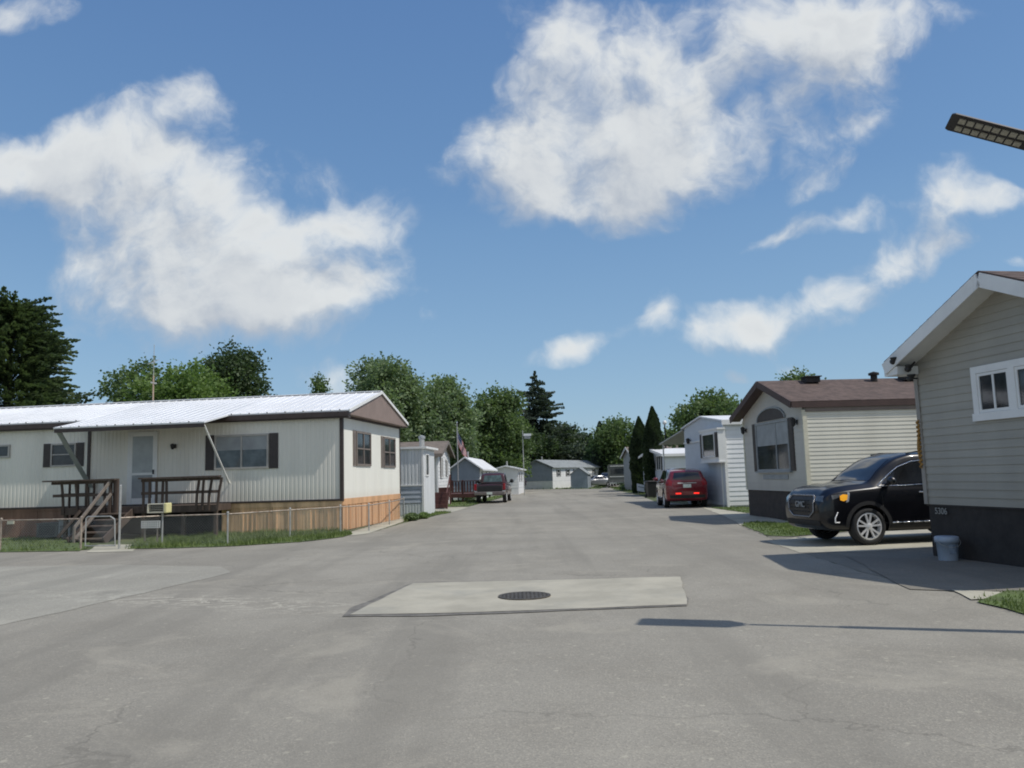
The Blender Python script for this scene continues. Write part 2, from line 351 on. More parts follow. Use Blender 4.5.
for (cu, cv, ru, rv, wg, rot) in BL:
    d = gq.n('ShaderNodeVectorMath', {0: pv, 1: (cu, cv, 0)}, operation='SUBTRACT').outputs[0]
    if rot: d = gq.n('ShaderNodeVectorRotate', {'Vector': d, 'Angle': -rot}, rotation_type='Z_AXIS').outputs[0]
    d = gq.n('ShaderNodeVectorMath', {0: d, 1: (1/ru, 1/rv, 0)}, operation='MULTIPLY').outputs[0]
    r2 = gq.n('ShaderNodeVectorMath', {0: d, 1: d}, operation='DOT_PRODUCT').outputs['Value']
    e = gq.math('MULTIPLY', gq.math('EXPONENT', gq.math('MULTIPLY', r2, -.9)), wg)
    acc = e if acc is None else gq.math('ADD', acc, e)
n1 = gq.noise(pv, 7.5, 8, .57, .0)
n2 = gq.noise(pv, 20.0, 7, .60, .0)
fb = gq.math('ADD', gq.math('MULTIPLY', n1, .72), gq.math('MULTIPLY', n2, .28))
sat = gq.math('MAXIMUM', gq.math('MINIMUM', acc, 1.15), 0.0)
den = gq.math('ADD', gq.math('MULTIPLY', sat, .62), gq.math('MULTIPLY', gq.math('SUBTRACT', fb, .5), 2.3))
gate = gq.ramp(acc, .04, .3)
den = gq.math('MULTIPLY', den, gate)
grp.links.new(den, go.inputs[0])
def cloud(vec):
    x = t.nodes.new('ShaderNodeGroup'); x.node_tree = grp; t.links.new(vec, x.inputs[0]); return x.outputs[0]
d0 = cloud(uv)
off = q.n('ShaderNodeVectorMath', {0: uv, 1: (.026, .055, 0)}, operation='ADD').outputs[0]
d1 = cloud(off)
alpha = q.math('MULTIPLY', q.ramp(d0, .10, .80), front)
lit = q.ramp(q.math('SUBTRACT', d0, d1), -.42, .42)
thick = q.ramp(d0, .5, 1.1)
hue = q.n('ShaderNodeHueSaturation', {'Color': sky.outputs[0], 'Hue': .493, 'Saturation': 1.05, 'Value': 1.0})
skyc = hue.outputs[0]
# haze toward the horizon
lowc = q.mix(q.ramp(Z, .0, .34, False), (2.2, 3.5, 4.85), (1.14, 2.27, 4.15))
lowc = q.mix(q.ramp(Z, .30, .72, False), lowc, (.56, 1.29, 3.3))
skyc = q.mix(.7, skyc, lowc)
# broken cloud added out of view to whiten the ambient light in shade
bk = q.ramp(q.noise(gen, 3.0, 5, .55), .42, .62)
bk = q.math('MULTIPLY', bk, q.ramp(Y, .15, -.15))
skyc = q.mix(q.math('MULTIPLY', bk, .85), skyc, (5.4, 5.35, 5.1))
shade = q.mix(lit, (3.6, 3.95, 4.45), (6.3, 6.45, 6.4))
shade = q.mix(q.math('MULTIPLY', thick, .40), shade, (3.9, 4.15, 4.5))
colr = q.mix(q.math('MULTIPLY', alpha, .93), skyc, shade)
SKY_NODE = q.n('ShaderNodeBackground', {'Color': colr, 'Strength': .13})
ow = q.n('ShaderNodeOutputWorld'); t.links.new(SKY_NODE.outputs[0], ow.inputs[0])

sl = bpy.data.lights.new('sun', 'SUN'); sl.energy = 3.3; sl.angle = R(.53); sl.color = (1, .95, .87)
so = bpy.data.objects.new('sun', sl); COL.objects.link(so)
sd = Vector((math.sin(SUN_AZ)*math.cos(SUN_EL), math.cos(SUN_AZ)*math.cos(SUN_EL), math.sin(SUN_EL)))
so.rotation_euler = sd.to_track_quat('Z', 'Y').to_euler(); so.location = sd*50

# camera
cd = bpy.data.cameras.new('camera'); cam = bpy.data.objects.new('camera', cd); COL.objects.link(cam)
cd.sensor_width = 36; cd.lens = F/1024*36; cd.clip_end = 3000; cd.clip_start = .05
Fv = Vector((0, math.cos(PITCH), math.sin(PITCH))); R0 = Vector((1, 0, 0)); U0 = Vector((0, -math.sin(PITCH), math.cos(PITCH)))
rt = R0*math.cos(ROLL)-U0*math.sin(ROLL); up = R0*math.sin(ROLL)+U0*math.cos(ROLL)
mw = Matrix((rt, up, -Fv)).transposed().to_4x4(); mw.translation = (0, 0, EYE); cam.matrix_world = mw
SC.camera = cam
SC.view_settings.view_transform = 'Standard'; SC.view_settings.look = 'None'; SC.view_settings.exposure = 0
SC.cycles.max_bounces = 6; SC.cycles.filter_width = 1.9; SC.cycles.transparent_max_bounces = 8

# ------------------------------------------------------------------ ground
def sheet(name, pts, m, z, wob=0.0, sub=1, thick=.0):
    mb = MB(); P2 = []
    n = len(pts)
    for i in range(n):
        a, b = Vector(pts[i][:2]), Vector(pts[(i+1) % n][:2])
        k = max(1, int((b-a).length/.35)) if wob else 1
        k = min(k, 120)
        for j in range(k):
            p = a.lerp(b, j/k)
            if wob: p = p+Vector((random.uniform(-wob, wob), random.uniform(-wob, wob)))
            P2.append((p.x, p.y, z))
    mb.poly(P2)
    o = mb.build(name, m); tag(o, kind='structure')
    return o
mb = MB(); mb.quad((-900, -300, 0), (900, -300, 0), (900, 1500, 0), (-900, 1500, 0)); tag(mb.build('ground', M['ground']), kind='structure')
rd = [(-70, 24), g(0, 551), g(80, 550.5), g(160, 547.5), g(250, 545.5), g(300, 541.5), g(342, 536.5), g(372, 532.5), g(402, 523.5), g(430, 517.5), g(470, 506.5), g(500, 498.5),
      g(522, 490.5), (1.6, 150), (22, 150), g(612, 489.5), g(640, 495.5), g(655, 501.5), (8.9, 34), (8.2, 27), g(742, 527), g(768, 537), g(800, 552), g(860, 572), g(905, 583), g(975, 597), g(1023, 614), (6.5, 7), (9, 5.5), (40, 3), (40, -60), (-70, -60)]
sheet('road', rd, M['asphalt'], .004, .035)
sheet('asphalt_patch', [(-60, 17.3), g(0, 567), g(120, 565), g(222, 567), g(232, 573), g(180, 585), g(90, 606), g(0, 626), (-60, 14)], M['asphalt_light'], .008, .03)
# driveways and aprons on the right
sheet('driveway', [g(700, 507), g(745, 513), g(800, 524), g(742, 526), g(728, 518)], M['drive'], .012, .03)
sheet('apron', [g(742, 527), g(768, 537), g(800, 552), g(860, 572), g(905, 583), g(975, 597), (20, 10), (20, 26), g(752, 524)], M['asphalt_dark'], .006, .02)
sheet('parking_slab', [g(766, 541.5), g(796, 538), g(850, 533), g(960, 527), (19, 19), (19, 16.6), g(935, 548), g(860, 552), g(800, 553)], M['drive'], .010, .012)
sheet('gravel_apron', [g(846, 557), g(928, 560), g(1030, 552), (16, 12), (14, 10.2), g(1024, 592), g(965, 592), g(910, 590.5)], M['gravel'], .014, .03)
sheet('kerb_concrete', [g(952, 591), g(1010, 593.5), g(1000, 600), g(972, 601)], M['drive'], .018, .015)
sheet('walkway', [g(352, 536), g(368, 534), g(402, 522.5), g(414, 516), g(404, 516), g(345, 534)], M['drive'], .014, .01)
sheet('porch_walk', [g(86, 553), g(132, 552), g(140, 545), g(98, 545)], M['drive'], .014, .015)
sheet('driveway', [g(414, 513.5), g(452, 512.5), g(470, 507.2), g(440, 507.5)], M['drive'], .014, .02)
# concrete patch with drain
pad = [g(349, 616), g(414, 584), g(560, 580.5), g(680, 577.5), g(688, 605.5), g(560, 610.5), g(450, 614)]
sheet('tar_edge', [g(341, 617.3), g(352, 608.5), g(414, 583.2), g(560, 580), g(680.5, 577), g(688.8, 604), g(687, 606.5), g(600, 610), g(530, 613.5), g(430, 617)], M['seal'], .012, .02)
sheet('concrete_patch', pad, M['concrete'], .016, .012)
mh = empty('manhole_cover', g(524.5, 597.5)+Vector((0, 0, .018)))
tag(mh, 'round dark cast iron grate set in the pale concrete patch', 'manhole cover')
mb = MB(); mb.lathe([(.34, 0), (.34, .012), (.30, .012), (.30, 0)], n=32); mb.build('ring', M['iron'], mh)
mb = MB()
mb.lathe([(0, .003), (.298, .003)], n=32)
for i in range(-5, 6):
    h = math.sqrt(max(0, .295**2-(i*.052)**2)); mb.box(-h, h, i*.052-.014, i*.052+.014, .003, .012)
    mb.box(i*.052-.014, i*.052+.014, -h, h, .0034, .0115)
mb.build('grate', M['iron'], mh)

def in_poly(p, poly):
    c = False; n = len(poly)
    for i in range(n):
        a, b = poly[i], poly[(i+1) % n]
        if (a[1] > p[1]) != (b[1] > p[1]) and p[0] < (b[0]-a[0])*(p[1]-a[1])/(b[1]-a[1])+a[0]: c = not c
    return c
LAWNS = []
def lawn(pts, per, h=.10, wdt=.014, patchy=.0):
    poly = [tuple(p[:2]) for p in pts]
    sheet('lawn', pts, M['lawn'], .020, .04)
    LAWNS.append((poly, per, h, wdt, patchy))
lawn([(-26, 24.0), g(0, 552.5), g(80, 551.5), g(86, 549), g(90, 543), (-13, 27.3), (-26, 28.5)], 420, .12)
lawn([g(128, 549.5), g(160, 549), g(228, 547), g(300, 542.5), g(342, 537.5), g(352, 535), g(342, 530.5), g(222, 533.5), g(140, 541)], 550, .20)
lawn([g(404, 522), g(430, 516.5), g(452, 512.8), g(425, 511), g(404, 514)], 300, .15)
lawn([g(470, 506), g(500, 498), g(522, 490), g(500, 487.5), g(456, 497), g(444, 507)], 60, .13, .03)
lawn([g(742, 525.5), g(768, 536.5), g(794, 537), g(850, 531.5), g(812, 524), g(752, 522.5)], 420, .10)
lawn([g(708, 507.5), g(745, 513), g(790, 514), g(756, 507.5)], 200, .10)
lawn([g(975, 603), g(1005, 592), (10, 8.8), (10, 6), g(1030, 617)], 1500, .11, .009)
lawn([g(608, 487.5), g(640, 494), g(652, 494), g(640, 486)], 50, .2, .04)
lawn([g(523, 489.5), g(600, 488.8), (20, 150), (2, 150)], 4, .25, .08)
mb = MB(); rnd = random.Random(3)
for poly, per, h, wd, pt in LAWNS:
    xs = [p[0] for p in poly]; ys = [p[1] for p in poly]; x0, x1, y0, y1 = min(xs), max(xs), min(ys), max(ys)
    n = int(min(16000, (x1-x0)*(y1-y0)*per))
    for _ in range(n):
        x = rnd.uniform(x0, x1); y = rnd.uniform(y0, y1)
        if not in_poly((x+rnd.gauss(0, .07), y+rnd.gauss(0, .09)), poly): continue
        cl_ = .5+.5*math.sin(x*3.1+math.sin(y*2.3)*2)*math.sin(y*2.7+1)
        if rnd.random() > .25+.75*cl_: continue
        a = rnd.uniform(0, 6.283); hh = h*rnd.uniform(.25, .85)*(.4+.7*cl_); ww = wd*rnd.uniform(.6, 1.5)
        dx, dy = math.cos(a)*ww, math.sin(a)*ww; lx, ly = rnd.uniform(-.5, .5)*hh, rnd.uniform(-.5, .5)*hh
        k = len(mb.v); mb.v += [(x-dx, y-dy, .018), (x+dx, y+dy, .018), (x+lx, y+ly, hh+.02)]; mb.f.append((k, k+1, k+2)); mb.m.append(0)
tag(mb.build('grass', M['grass']), kind='stuff')

# ------------------------------------------------------------------ house helpers
class Home:
    def __init__(s, name, origin, ang, label, cat, group=None):
        s.o = empty(name, (origin[0], origin[1], 0), ang); tag(s.o, label, cat, group)
        s.org = Vector((origin[0], origin[1], 0)); s.ang = ang
        s.rot = Matrix.Rotation(-ang, 3, 'Z')
    def onface(s, px, py, fc):
        d = s.rot @ ray(px, py); o = s.rot @ (Vector((0, 0, EYE))-s.org)
        t_ = (fc.O-o).dot(fc.N)/d.dot(fc.N); p = o+d*t_
        return ((p-fc.O).dot(fc.U), p.z)
    def world(s, p): return s.rot.transposed() @ Vector(p)+s.org
    def rect(s, fc, x0, x1, y0, y1):
        ym = (y0+y1)/2; xm = (x0+x1)/2
        ua = s.onface(x0, ym, fc)[0]; ub = s.onface(x1, ym, fc)[0]
        za = s.onface(xm, y1, fc)[1]; zb = s.onface(xm, y0, fc)[1]
        return (min(ua, ub), max(ua, ub), za, zb)
def lap(mb, fc, rng, z0, z1, course=.2, depth=.018, mi=0):
    z = z0
    while z < z1-1e-4:
        zt = min(z+course, z1)
        a0, b0 = rng(z); a1, b1 = rng(zt)
        if b0-a0 > .02:
            mb.quad(fc.p(a0, z, depth), fc.p(b0, z, depth), fc.p(b1, zt, .003), fc.p(a1, zt, .003), mi)
            mb.quad(fc.p(a0, z, .0), fc.p(b0, z, .0), fc.p(b0, z, depth), fc.p(a0, z, depth), mi)
        z = zt
def ribs(mb, fc, u0, u1, z0, ztop, pitch=.1, depth=.015, mi=0, w=.2):
    u_ = u0; P_ = []
    while u_ < u1:
        P_ += [(u_, 0), (u_+pitch*w, 0), (u_+pitch*(w+.1), depth), (u_+pitch*.9, depth)]; u_ += pitch
    P_ = [(min(a, u1), d) for a, d in P_]+[(u1, 0)]
    for (a, da), (b, db) in zip(P_, P_[1:]):
        if b-a > 1e-5: mb.quad(fc.p(a, z0, da), fc.p(b, z0, db), fc.p(b, ztop(b), db), fc.p(a, ztop(a), da), mi)
def gable_rng(w_, ze, zr):      # width of a gable wall at height z
    def f(z):
        if z <= ze: return (0, w_)
        k = min(1, (z-ze)/(zr-ze)); return (k*w_/2, w_-k*w_/2)
    return f
def gable_poly(fc, w_, z0, ze, zr, n): return [fc.p(0, z0, n), fc.p(w_, z0, n), fc.p(w_, ze, n), fc.p(w_/2, zr, n), fc.p(0, ze, n)]
def window(home, fc, r, frame='wframe', pane='pane', fw=.05, mull=(), trans=(), shut=(0, 0), shutm='shutter', sw=.32, n=.055, sill=False, curtain=None):
    u0, u1, z0, z1 = r
    m = MB()
    m.fbox(fc, u0, u1, z1-fw, z1, .004, n); m.fbox(fc, u0, u1, z0, z0+fw, .004, n)
    m.fbox(fc, u0, u0+fw, z0+fw, z1-fw, .004, n); m.fbox(fc, u1-fw, u1, z0+fw, z1-fw, .004, n)
    for k in mull: uc = u0+(u1-u0)*k; m.fbox(fc, uc-fw*.45, uc+fw*.45, z0+fw, z1-fw, .004, n-.006)
    for k in trans: zc = z0+(z1-z0)*k; m.fbox(fc, u0+fw, u1-fw, zc-fw*.35, zc+fw*.35, .004, n-.012)
    if sill: m.fbox(fc, u0-.06, u1+.06, z0-.05, z0-.002, .004, n+.05)
    wo = m.build('window', M[frame], home.o)
    m = MB(); m.quad(fc.p(u0+fw*.6, z0+fw*.6, .024), fc.p(u1-fw*.6, z0+fw*.6, .024), fc.p(u1-fw*.6, z1-fw*.6, .024), fc.p(u0+fw*.6, z1-fw*.6, .024))
    m.build('pane', M[pane], wo)
    if curtain:
        m = MB(); m.fbox(fc, u0+fw, u1-fw, z0+(z1-z0)*curtain, z1-fw, .0245, .027); m.build('blind', M['greytin'], wo)
    for sgn, on in ((-1, shut[0]), (1, shut[1])):
        if on:
            a, b = (u0-.02-sw, u0-.02) if sgn < 0 else (u1+.02, u1+.02+sw)
            m = MB(); m.fbox(fc, a, b, z0-.01, z1+.01, .004, .035); zz = z0+.06
            while zz < z1-.08: m.fbox(fc, a+.04, b-.04, zz, zz+.03, .035, .043); zz += .05
            m.build('shutter', M[shutm], home.o)
    return wo
def roof_slab(mb, x0, x1, ya, za, yb, zb, th, mi=0, over=None):
    d = Vector((0, yb-ya, zb-za)).normalized(); nn = Vector((0, -d.z, d.y))
    if nn.z < 0: nn = -nn
    tt = nn*th
    vs = [Vector((x, y, z))+k*tt for k in (0, 1) for (y, z) in ((ya, za), (yb, zb)) for x in (x0, x1)]
    mb.add(vs, [(0, 2, 3, 1), (4, 5, 7, 6), (0, 1, 5, 4), (2, 6, 7, 3), (0, 4, 6, 2), (1, 3, 7, 5)], mi)

# ------------------------------------------------------------------ left double home
a1 = math.atan2(-.127, .992)
h1 = Home('mobile_home', g(342.5, 531.2)[:2], a1, 'long cream mobile home with white metal roof and cedar skirting behind the chain link fence', 'mobile home', 'mobile homes along the street')
W1 = 6.85; L1 = 19.0; ZS, ZT = 1.02, 3.62
ff = Face((0, 0, 0), (1, 0, 0), (0, -1, 0)); fe = Face((0, 0, 0), (0, 1, 0), (1, 0, 0))
mb = MB(); mb.box(-L1, -.02, .02, W1-.02, ZS, ZT); 
ribs(mb, ff, -L1, -.06, ZS, lambda u_: ZT, .14, .008)
mb.build('wall', M['ribwhite'], h1.o)
mb = MB(); mb.box(-.018, .012, .06, W1-.04, ZS, ZT); 
for y in (1.3, 2.6, 3.9, 5.2): mb.box(.012, .016, y, y+.02, ZS, ZT)
o = mb.build('wall', M['endwhite'], h1.o); tag(o, 'smooth sunlit end panel')
mb = MB(); mb.box(-.07, .035, -.035, .075, .95, ZT+.2); mb.box(-.05, .03, W1-.05, W1+.03, ZS, ZT+.1)
mb.fbox(fe, .075, W1-.05, ZT-.0, ZT+.10, .013, .05)
for px in (89.5,):
    uu = h1.onface(px, 455, ff)[0]; mb.fbox(ff, uu-.05, uu+.05, ZS, ZT, .018, .05)
mb.fbox(ff, -L1, -.07, ZS-.06, ZS, .0, .05)
mb.build('trim', M['browntrim'], h1.o)
# roof
RE, RZ, OV = 3.80, 4.74, .22          # eave and ridge height, overhang
yR = W1/2; slope = (RZ-RE)/(yR+OV)
ux0 = h1.onface(50, 428, Face((0, -1.9, 0), (1, 0, 0), (0, -1, 0)))[0]; ux1 = h1.onface(202, 417, Face((0, -1.9, 0), (1, 0, 0), (0, -1, 0)))[0]
QY = -1.75; QZ = RE-slope*(-QY-OV)+.07
mb = MB(); XR = .32
roof_slab(mb, -L1, XR, -OV, RE, yR, RZ, .045); roof_slab(mb, -L1, XR, W1+OV, RE, yR, RZ, .045)
roof_slab(mb, ux0, ux1, QY, QZ, -OV-.001, RE-.0005, .045)
k = -L1+.1
while k < XR:
    y0, z0 = (QY, QZ) if ux0 < k < ux1 else (-OV, RE)
    mb.bar((k, y0-.01, z0+.06), (k, yR, RZ+.055), .026, .02); k += .305
mb.bar((-L1, yR, RZ+.065), (XR, yR, RZ+.065), .26, .03)
# slanted rake where the porch roof meets the main roof
mb.build('roof', M['roofwhite'], h1.o)
mb = MB()      # rib ends and soffit
k = -L1+.1
while k < XR-.05:
    y0, z0 = (QY, QZ) if ux0 < k < ux1 else (-OV, RE)
    mb.box(k-.018, k+.018, y0-.03, y0-.018, z0+.04, z0+.072); k += .61
mb.box(-L1, XR-.03, -OV+.03, -.0, ZT-.02, RE-.0); mb.box(-L1, XR-.03, -OV-.02, -OV+.029, ZT+.02, RE-.0)        # deep dark fascia box
mb.box(-L1, XR-.03, W1, W1+OV-.03, ZT+.05, RE-.02)
mb.box(ux0+.02, ux1-.02, QY+.01, QY+.05, QZ-.12, QZ-.005)
mb.quad((ux0+.02, QY+.05, QZ-.02), (ux1-.02, QY+.05, QZ-.02), (ux1-.02, -OV, RE-.03), (ux0+.02, -OV, RE-.03))
mb.build('fascia', M['browntrim'], h1.o)
mb = MB(); mb.poly([(.02, -OV+.1, ZT+.1), (.02, W1+OV-.1, ZT+.1), (.02, W1+OV-.1, RE+.02), (.02, yR, RZ), (.02, -OV+.1, RE+.02)])
mb.build('gable', M['mauve'], h1.o)
for s_ in (0,):
    mb = MB(); e = .0
    mb.bar((XR+.01, -OV, RE+.015), (XR+.01, yR, RZ+.02), .025, .10); mb.bar((XR+.01, W1+OV, RE+.015), (XR+.01, yR, RZ+.02), .025, .10)
    mb.build('rake_trim', M['whitetrim'], h1.o)
    mb = MB(); mb.box(.03, XR-.0, -OV+.02, W1+OV-.02, ZT+.085, ZT+.1); mb.poly([(.285, -OV+.05, ZT+.1), (.285, W1+OV-.05, ZT+.1), (.285, W1+OV-.05, RE-.0), (.285, yR, RZ-.01), (.285, -OV+.05, RE-.0)]); mb.build('gable', M['mauve'], h1.o)
# skirting
mb = MB(); u0s = h1.onface(222, 515, ff)[0]
k = u0s
while k < -.1:
    wv_ = random.uniform(.13, .16); mb.fbox(ff, k, k+wv_-.012, .02, ZS-.22, -.02, random.uniform(-.004, .008)); k += wv_
    if random.random() < .5: mb.fbox(ff, k-.02, k+.01, .02, ZS-.22, .008, .022)
mb.fbox(ff, u0s-.1, -.0, ZS-.22, ZS-.06, -.02, .02)
mb.build('skirting', M['cedar'], h1.o)
mb = MB(); mb.fbox(ff, u0s, -.1, .0, ZS-.1, -.08, -.03); mb.box(-L1, 0, .6, .65, 0, ZS); mb.box(-.08, -.04, .1, W1-.1, 0, ZS-.1); mb.build('underfloor', M['skirtdark'], h1.o)
mb = MB(); k = .06
while k < W1-.05:
    mb.fbox(fe, k, min(k+.145, W1-.02), .02, ZS-.2, -.03, random.uniform(-.006, .006)); k += .15
for k in (.3, .75, 1.3, 1.9, 2.5, 3.1, 3.9, 4.8, 5.6): mb.fbox(fe, k, k+.05, .02, ZS-.2, .006, .03)
mb.fbox(fe, .0, W1-.0, ZS-.2, ZS-.0, -.03, .02)
o = mb.build('skirting', M['cedarsun'], h1.o); tag(o, 'cedar boards with sunlit orange put into their colour')
u1s = h1.onface(62, 520, ff)[0]
mb = MB(); k = -L1
while k < u1s: mb.fbox(ff, k, k+.59, .02, ZS-.14, -.03, random.uniform(-.01, .01)); k += .6
mb.fbox(ff, -L1, u1s, ZS-.14, ZS-.06, -.03, .02)
o = mb.build('skirting', M['redwood'], h1.o); tag(o, 'old reddish plywood skirting')
uu, zz = h1.onface(11.5, 522, ff); mb = MB(); mb.fbox(ff, uu-.12, uu+.12, zz-.07, zz+.07, .012, .05); mb.build('vent', M['creamw'], h1.o)
# openings
window(h1, ff, h1.rect(ff, 215, 269, 434.5, 469), 'wframe', 'paneblue', .06, (.5,), (), (1, 1), sw=.30, curtain=.55)
window(h1, ff, h1.rect(ff, 51.5, 76.5, 443.5, 466.5), 'wframe', 'pane', .05, (), (.52,), (1, 1), sw=.26)
window(h1, ff, h1.rect(ff, -8, 10.5, 445, 458), 'wframe', 'pane', .06)
for (x0, x1, y0, y1) in ((355.5, 370, 432, 466), (383, 394.5, 437.5, 467.5)):
    window(h1, fe, h1.rect(fe, x0, x1, y0, y1), 'brownframe', 'pane', .07, (.5,), (.5,), (1, 0), 'brownframe', sw=.30)
# storm door
u0, u1, z0, z1 = h1.rect(ff, 130.5, 156, 434, 490.5); z0 = ZS
mb = MB(); mb.fbox(ff, u0-.07, u0, z0, z1+.07, .018, .06); mb.fbox(ff, u1, u1+.07, z0, z1+.07, .018, .06); mb.fbox(ff, u0, u1, z1, z1+.07, .018, .06)
mb.fbox(ff, u0, u1, z0, z1, .018, .035)
mb.fbox(ff, u0, u0+.09, z0, z1, .035, .05); mb.fbox(ff, u1-.09, u1, z0, z1, .035, .05); mb.fbox(ff, u0+.09, u1-.09, z0+.95, z0+1.03, .035, .05)
dr = mb.build('door', M['whitetrim'], h1.o)
mb = MB(); mb.fbox(ff, u0+.09, u1-.09, z0+.2, z0+.95, .036, .042); mb.build('lower_pane', M['greytin'], dr)
mb = MB(); mb.fbox(ff, u0+.09, u1-.09, z0+1.03, z1-.08, .036, .040); mb.build('pane', mat('door_glass', (.38, .40, .40), .12, .1, 3), dr)
mb = MB(); mb.fbox(ff, u1-.07, u1-.03, z0+.98, z0+1.12, .05, .09); mb.build('handle', M['black'], dr)
uu, zz = h1.onface(175, 446.5, ff)
mb = MB(); mb.fbox(ff, uu-.05, uu+.05, zz-.06, zz+.08, .018, .04); mb.tube(ff.p(uu, zz+.02, .04), ff.p(uu, zz+.03, .14), .015); mb.lathe([(.0, .10), (.075, .06), (.06, -.04), (.03, -.1), (0, -.1)], ff.p(uu, zz, .15), n=10)
mb.build('wall_lamp', M['black'], h1.o)
# roof struts
for px, wd in ((203, .05), (57, .17)):
    fq = Face((0, QY, 0), (1, 0, 0), (0, -1, 0)); uu = h1.onface(px, 425, fq)[0]
    mb = MB(); mb.bar((uu, QY+.03, QZ-.02), (uu, -.02, 1.62), wd, .03, up=(0, 1, 0)); o = mb.build('roof_strut', M['whitetrim'] if wd < .1 else M['greytin'], h1.o)
# antenna
ax = h1.onface(153, 400, Face((0, yR, 0), (1, 0, 0), (0, -1, 0)))[0]
at_ = empty('roof_antenna', h1.world((ax, yR, RZ+.05))); tag(at_, 'thin rusty antenna mast standing on the white ridge of the long home', 'antenna')
mb = MB(); mb.tube((0, 0, 0), (0, 0, 1.0), .03); mb.build('mast', mat('weathered_mast', (.4, .3, .22), .7), at_)
mb = MB(); mb.tube((0, 0, 1.0), (0, 0, 2.2), .012); mb.tube((-.22, 0, 1.45), (.2, 0, 1.62), .012); mb.tube((-.1, 0, .75), (.12, 0, .70), .03); mb.tube((-.03, .2, 1.55), (0, -.2, 1.5), .01); mb.build('aerial', M['galv'], at_)

# ------------------------------------------------------------------ deck in front of it
DY = -1.6; DZ = .98
dkf = Face((0, DY, 0), (1, 0, 0), (0, -1, 0))
dx0 = h1.onface(62, 505, dkf)[0]; dx1 = h1.onface(218, 505, dkf)[0]; sx0 = h1.onface(118, 500, dkf)[0]; sx1 = h1.onface(143, 500, dkf)[0]
dxf = h1.onface(206, 505, dkf)[0]
dk = empty('porch_deck', h1.world((0, 0, 0)), a1); tag(dk, 'dark weathered wooden porch deck with leaning balusters and steps', 'deck')
mb = MB(); y = DY
while y < -.08: mb.box(dx0, dxf, y, min(y+.135, -.06), DZ-.03, DZ); y += .142
mb.box(dx0, dx1, DY-.03, DY, DZ-.2, DZ-.0); mb.box(dx0-.03, dx0, DY, -.06, DZ-.2, DZ); mb.box(dxf, dxf+.03, DY, -.06, DZ-.2, DZ)
mb.build('floor', M['deck'], dk)
for x in (dx0+.1, sx0-.1, sx1, sx1+1.3, dx1-.1):
    mb = MB(); mb.box(x-.05, x+.05, DY+.02, DY+.12, 0, DZ-.03); mb.build('support_post', M['deck'], dk)
def rail(xa, xb, lean, ext0, ext1, posts):
    mb = MB(); mb.bar((xa-ext0, DY-.12, DZ+.86), (xb+ext1, DY-.12, DZ+.86), .18, .045); mb.bar((xa-ext0*.6, DY-.06, DZ+.79), (xb+ext1*.8, DY-.06, DZ+.79), .04, .09)
    mb.bar((xa-ext0*.5, DY-.05, DZ+.40), (xb+ext1*.5, DY-.05, DZ+.40), .04, .09); mb.build('rail', M['deck'], dk)
    for i, (p, l) in enumerate(posts):
        mb = MB(); x = xa+(xb-xa)*p
        mb.bar((x, DY-.05, DZ-.15), (x+l*.4, DY-.05, DZ+.4), .07, .04, up=(0, 1, 0)); mb.bar((x+l*.4, DY-.05, DZ+.4), (x+l, DY-.05, DZ+.82), .07, .04, up=(0, 1, 0))
        mb.build('baluster', M['deck'], dk)
rail(dx0, sx0, -1, .55, 0, [(.05, -.10), (.3, -.09), (.5, -.10), (.78, 0), (.95, 0)])
rail(sx1, dx1, 1, .05, .12, [(0.02, -.02), (.10, 0), (.19, .0), (.27, .02), (.33, -.02), (.72, .10), (.80, .05), (.88, .12), (1, .14)])
for xx in (sx0, sx0-.22):       # end posts where the steps start
    mb = MB(); mb.box(xx-.04, xx+.04, DY-.1, DY-.02, 0, DZ+.88); mb.build('baluster', M['deck'], dk)
# side railings back to the wall
for xx in (dx0,):
    mb = MB(); mb.bar((xx, DY-.05, DZ+.86), (xx, -.1, DZ+.86), .12, .04); mb.bar((xx, DY-.05, DZ+.42), (xx, -.1, DZ+.42), .04, .09)
    for k in range(5): yy = DY+.3+k*.4; mb.box(xx-.02, xx+.02, yy, yy+.07, DZ-.1, DZ+.84)
    mb.build('side_rail', M['deck'], dk)
# steps
S0, S1 = h1.onface(101, 500, dkf)[0], h1.onface(133, 500, dkf)[0]
for i in range(5):
    mb = MB(); z = DZ-.17*(i+1); yy = DY-.03-.27*i
    mb.box(S0, S1, yy-.28, yy, z-.04, z); mb.box(S0+.03, S1-.03, yy-.03, yy-.01, z-.17, z-.04); mb.build('step', M['stepwood'], dk)
for xx in (S0-.03, S1+.03):
    mb = MB(); mb.bar((xx, DY-.02, DZ-.15), (xx, DY-1.42, .05), .045, .24, up=(0, 0, 1)); mb.build('stringer', M['deck'], dk)
hx = h1.onface(113, 490, dkf)[0]; mb = MB(); mb.bar((hx, DY-.08, DZ+.86), (hx-.25, DY-1.4, .45), .05, .08); mb.bar((hx, DY-.08, DZ+.42), (hx-.25, DY-1.4, .08), .05, .08); mb.bar((hx-.25, DY-1.4, 0), (hx-.25, DY-1.4, .5), .06, .06)
mb.build('handrail', M['greywood'], dk)
mb = MB(); mb.bar((dx0+.7, DY-.08, DZ-.08), (dx0+.1, DY-.25, .12), .09, .09); mb.build('brace', M['deck'], dk)

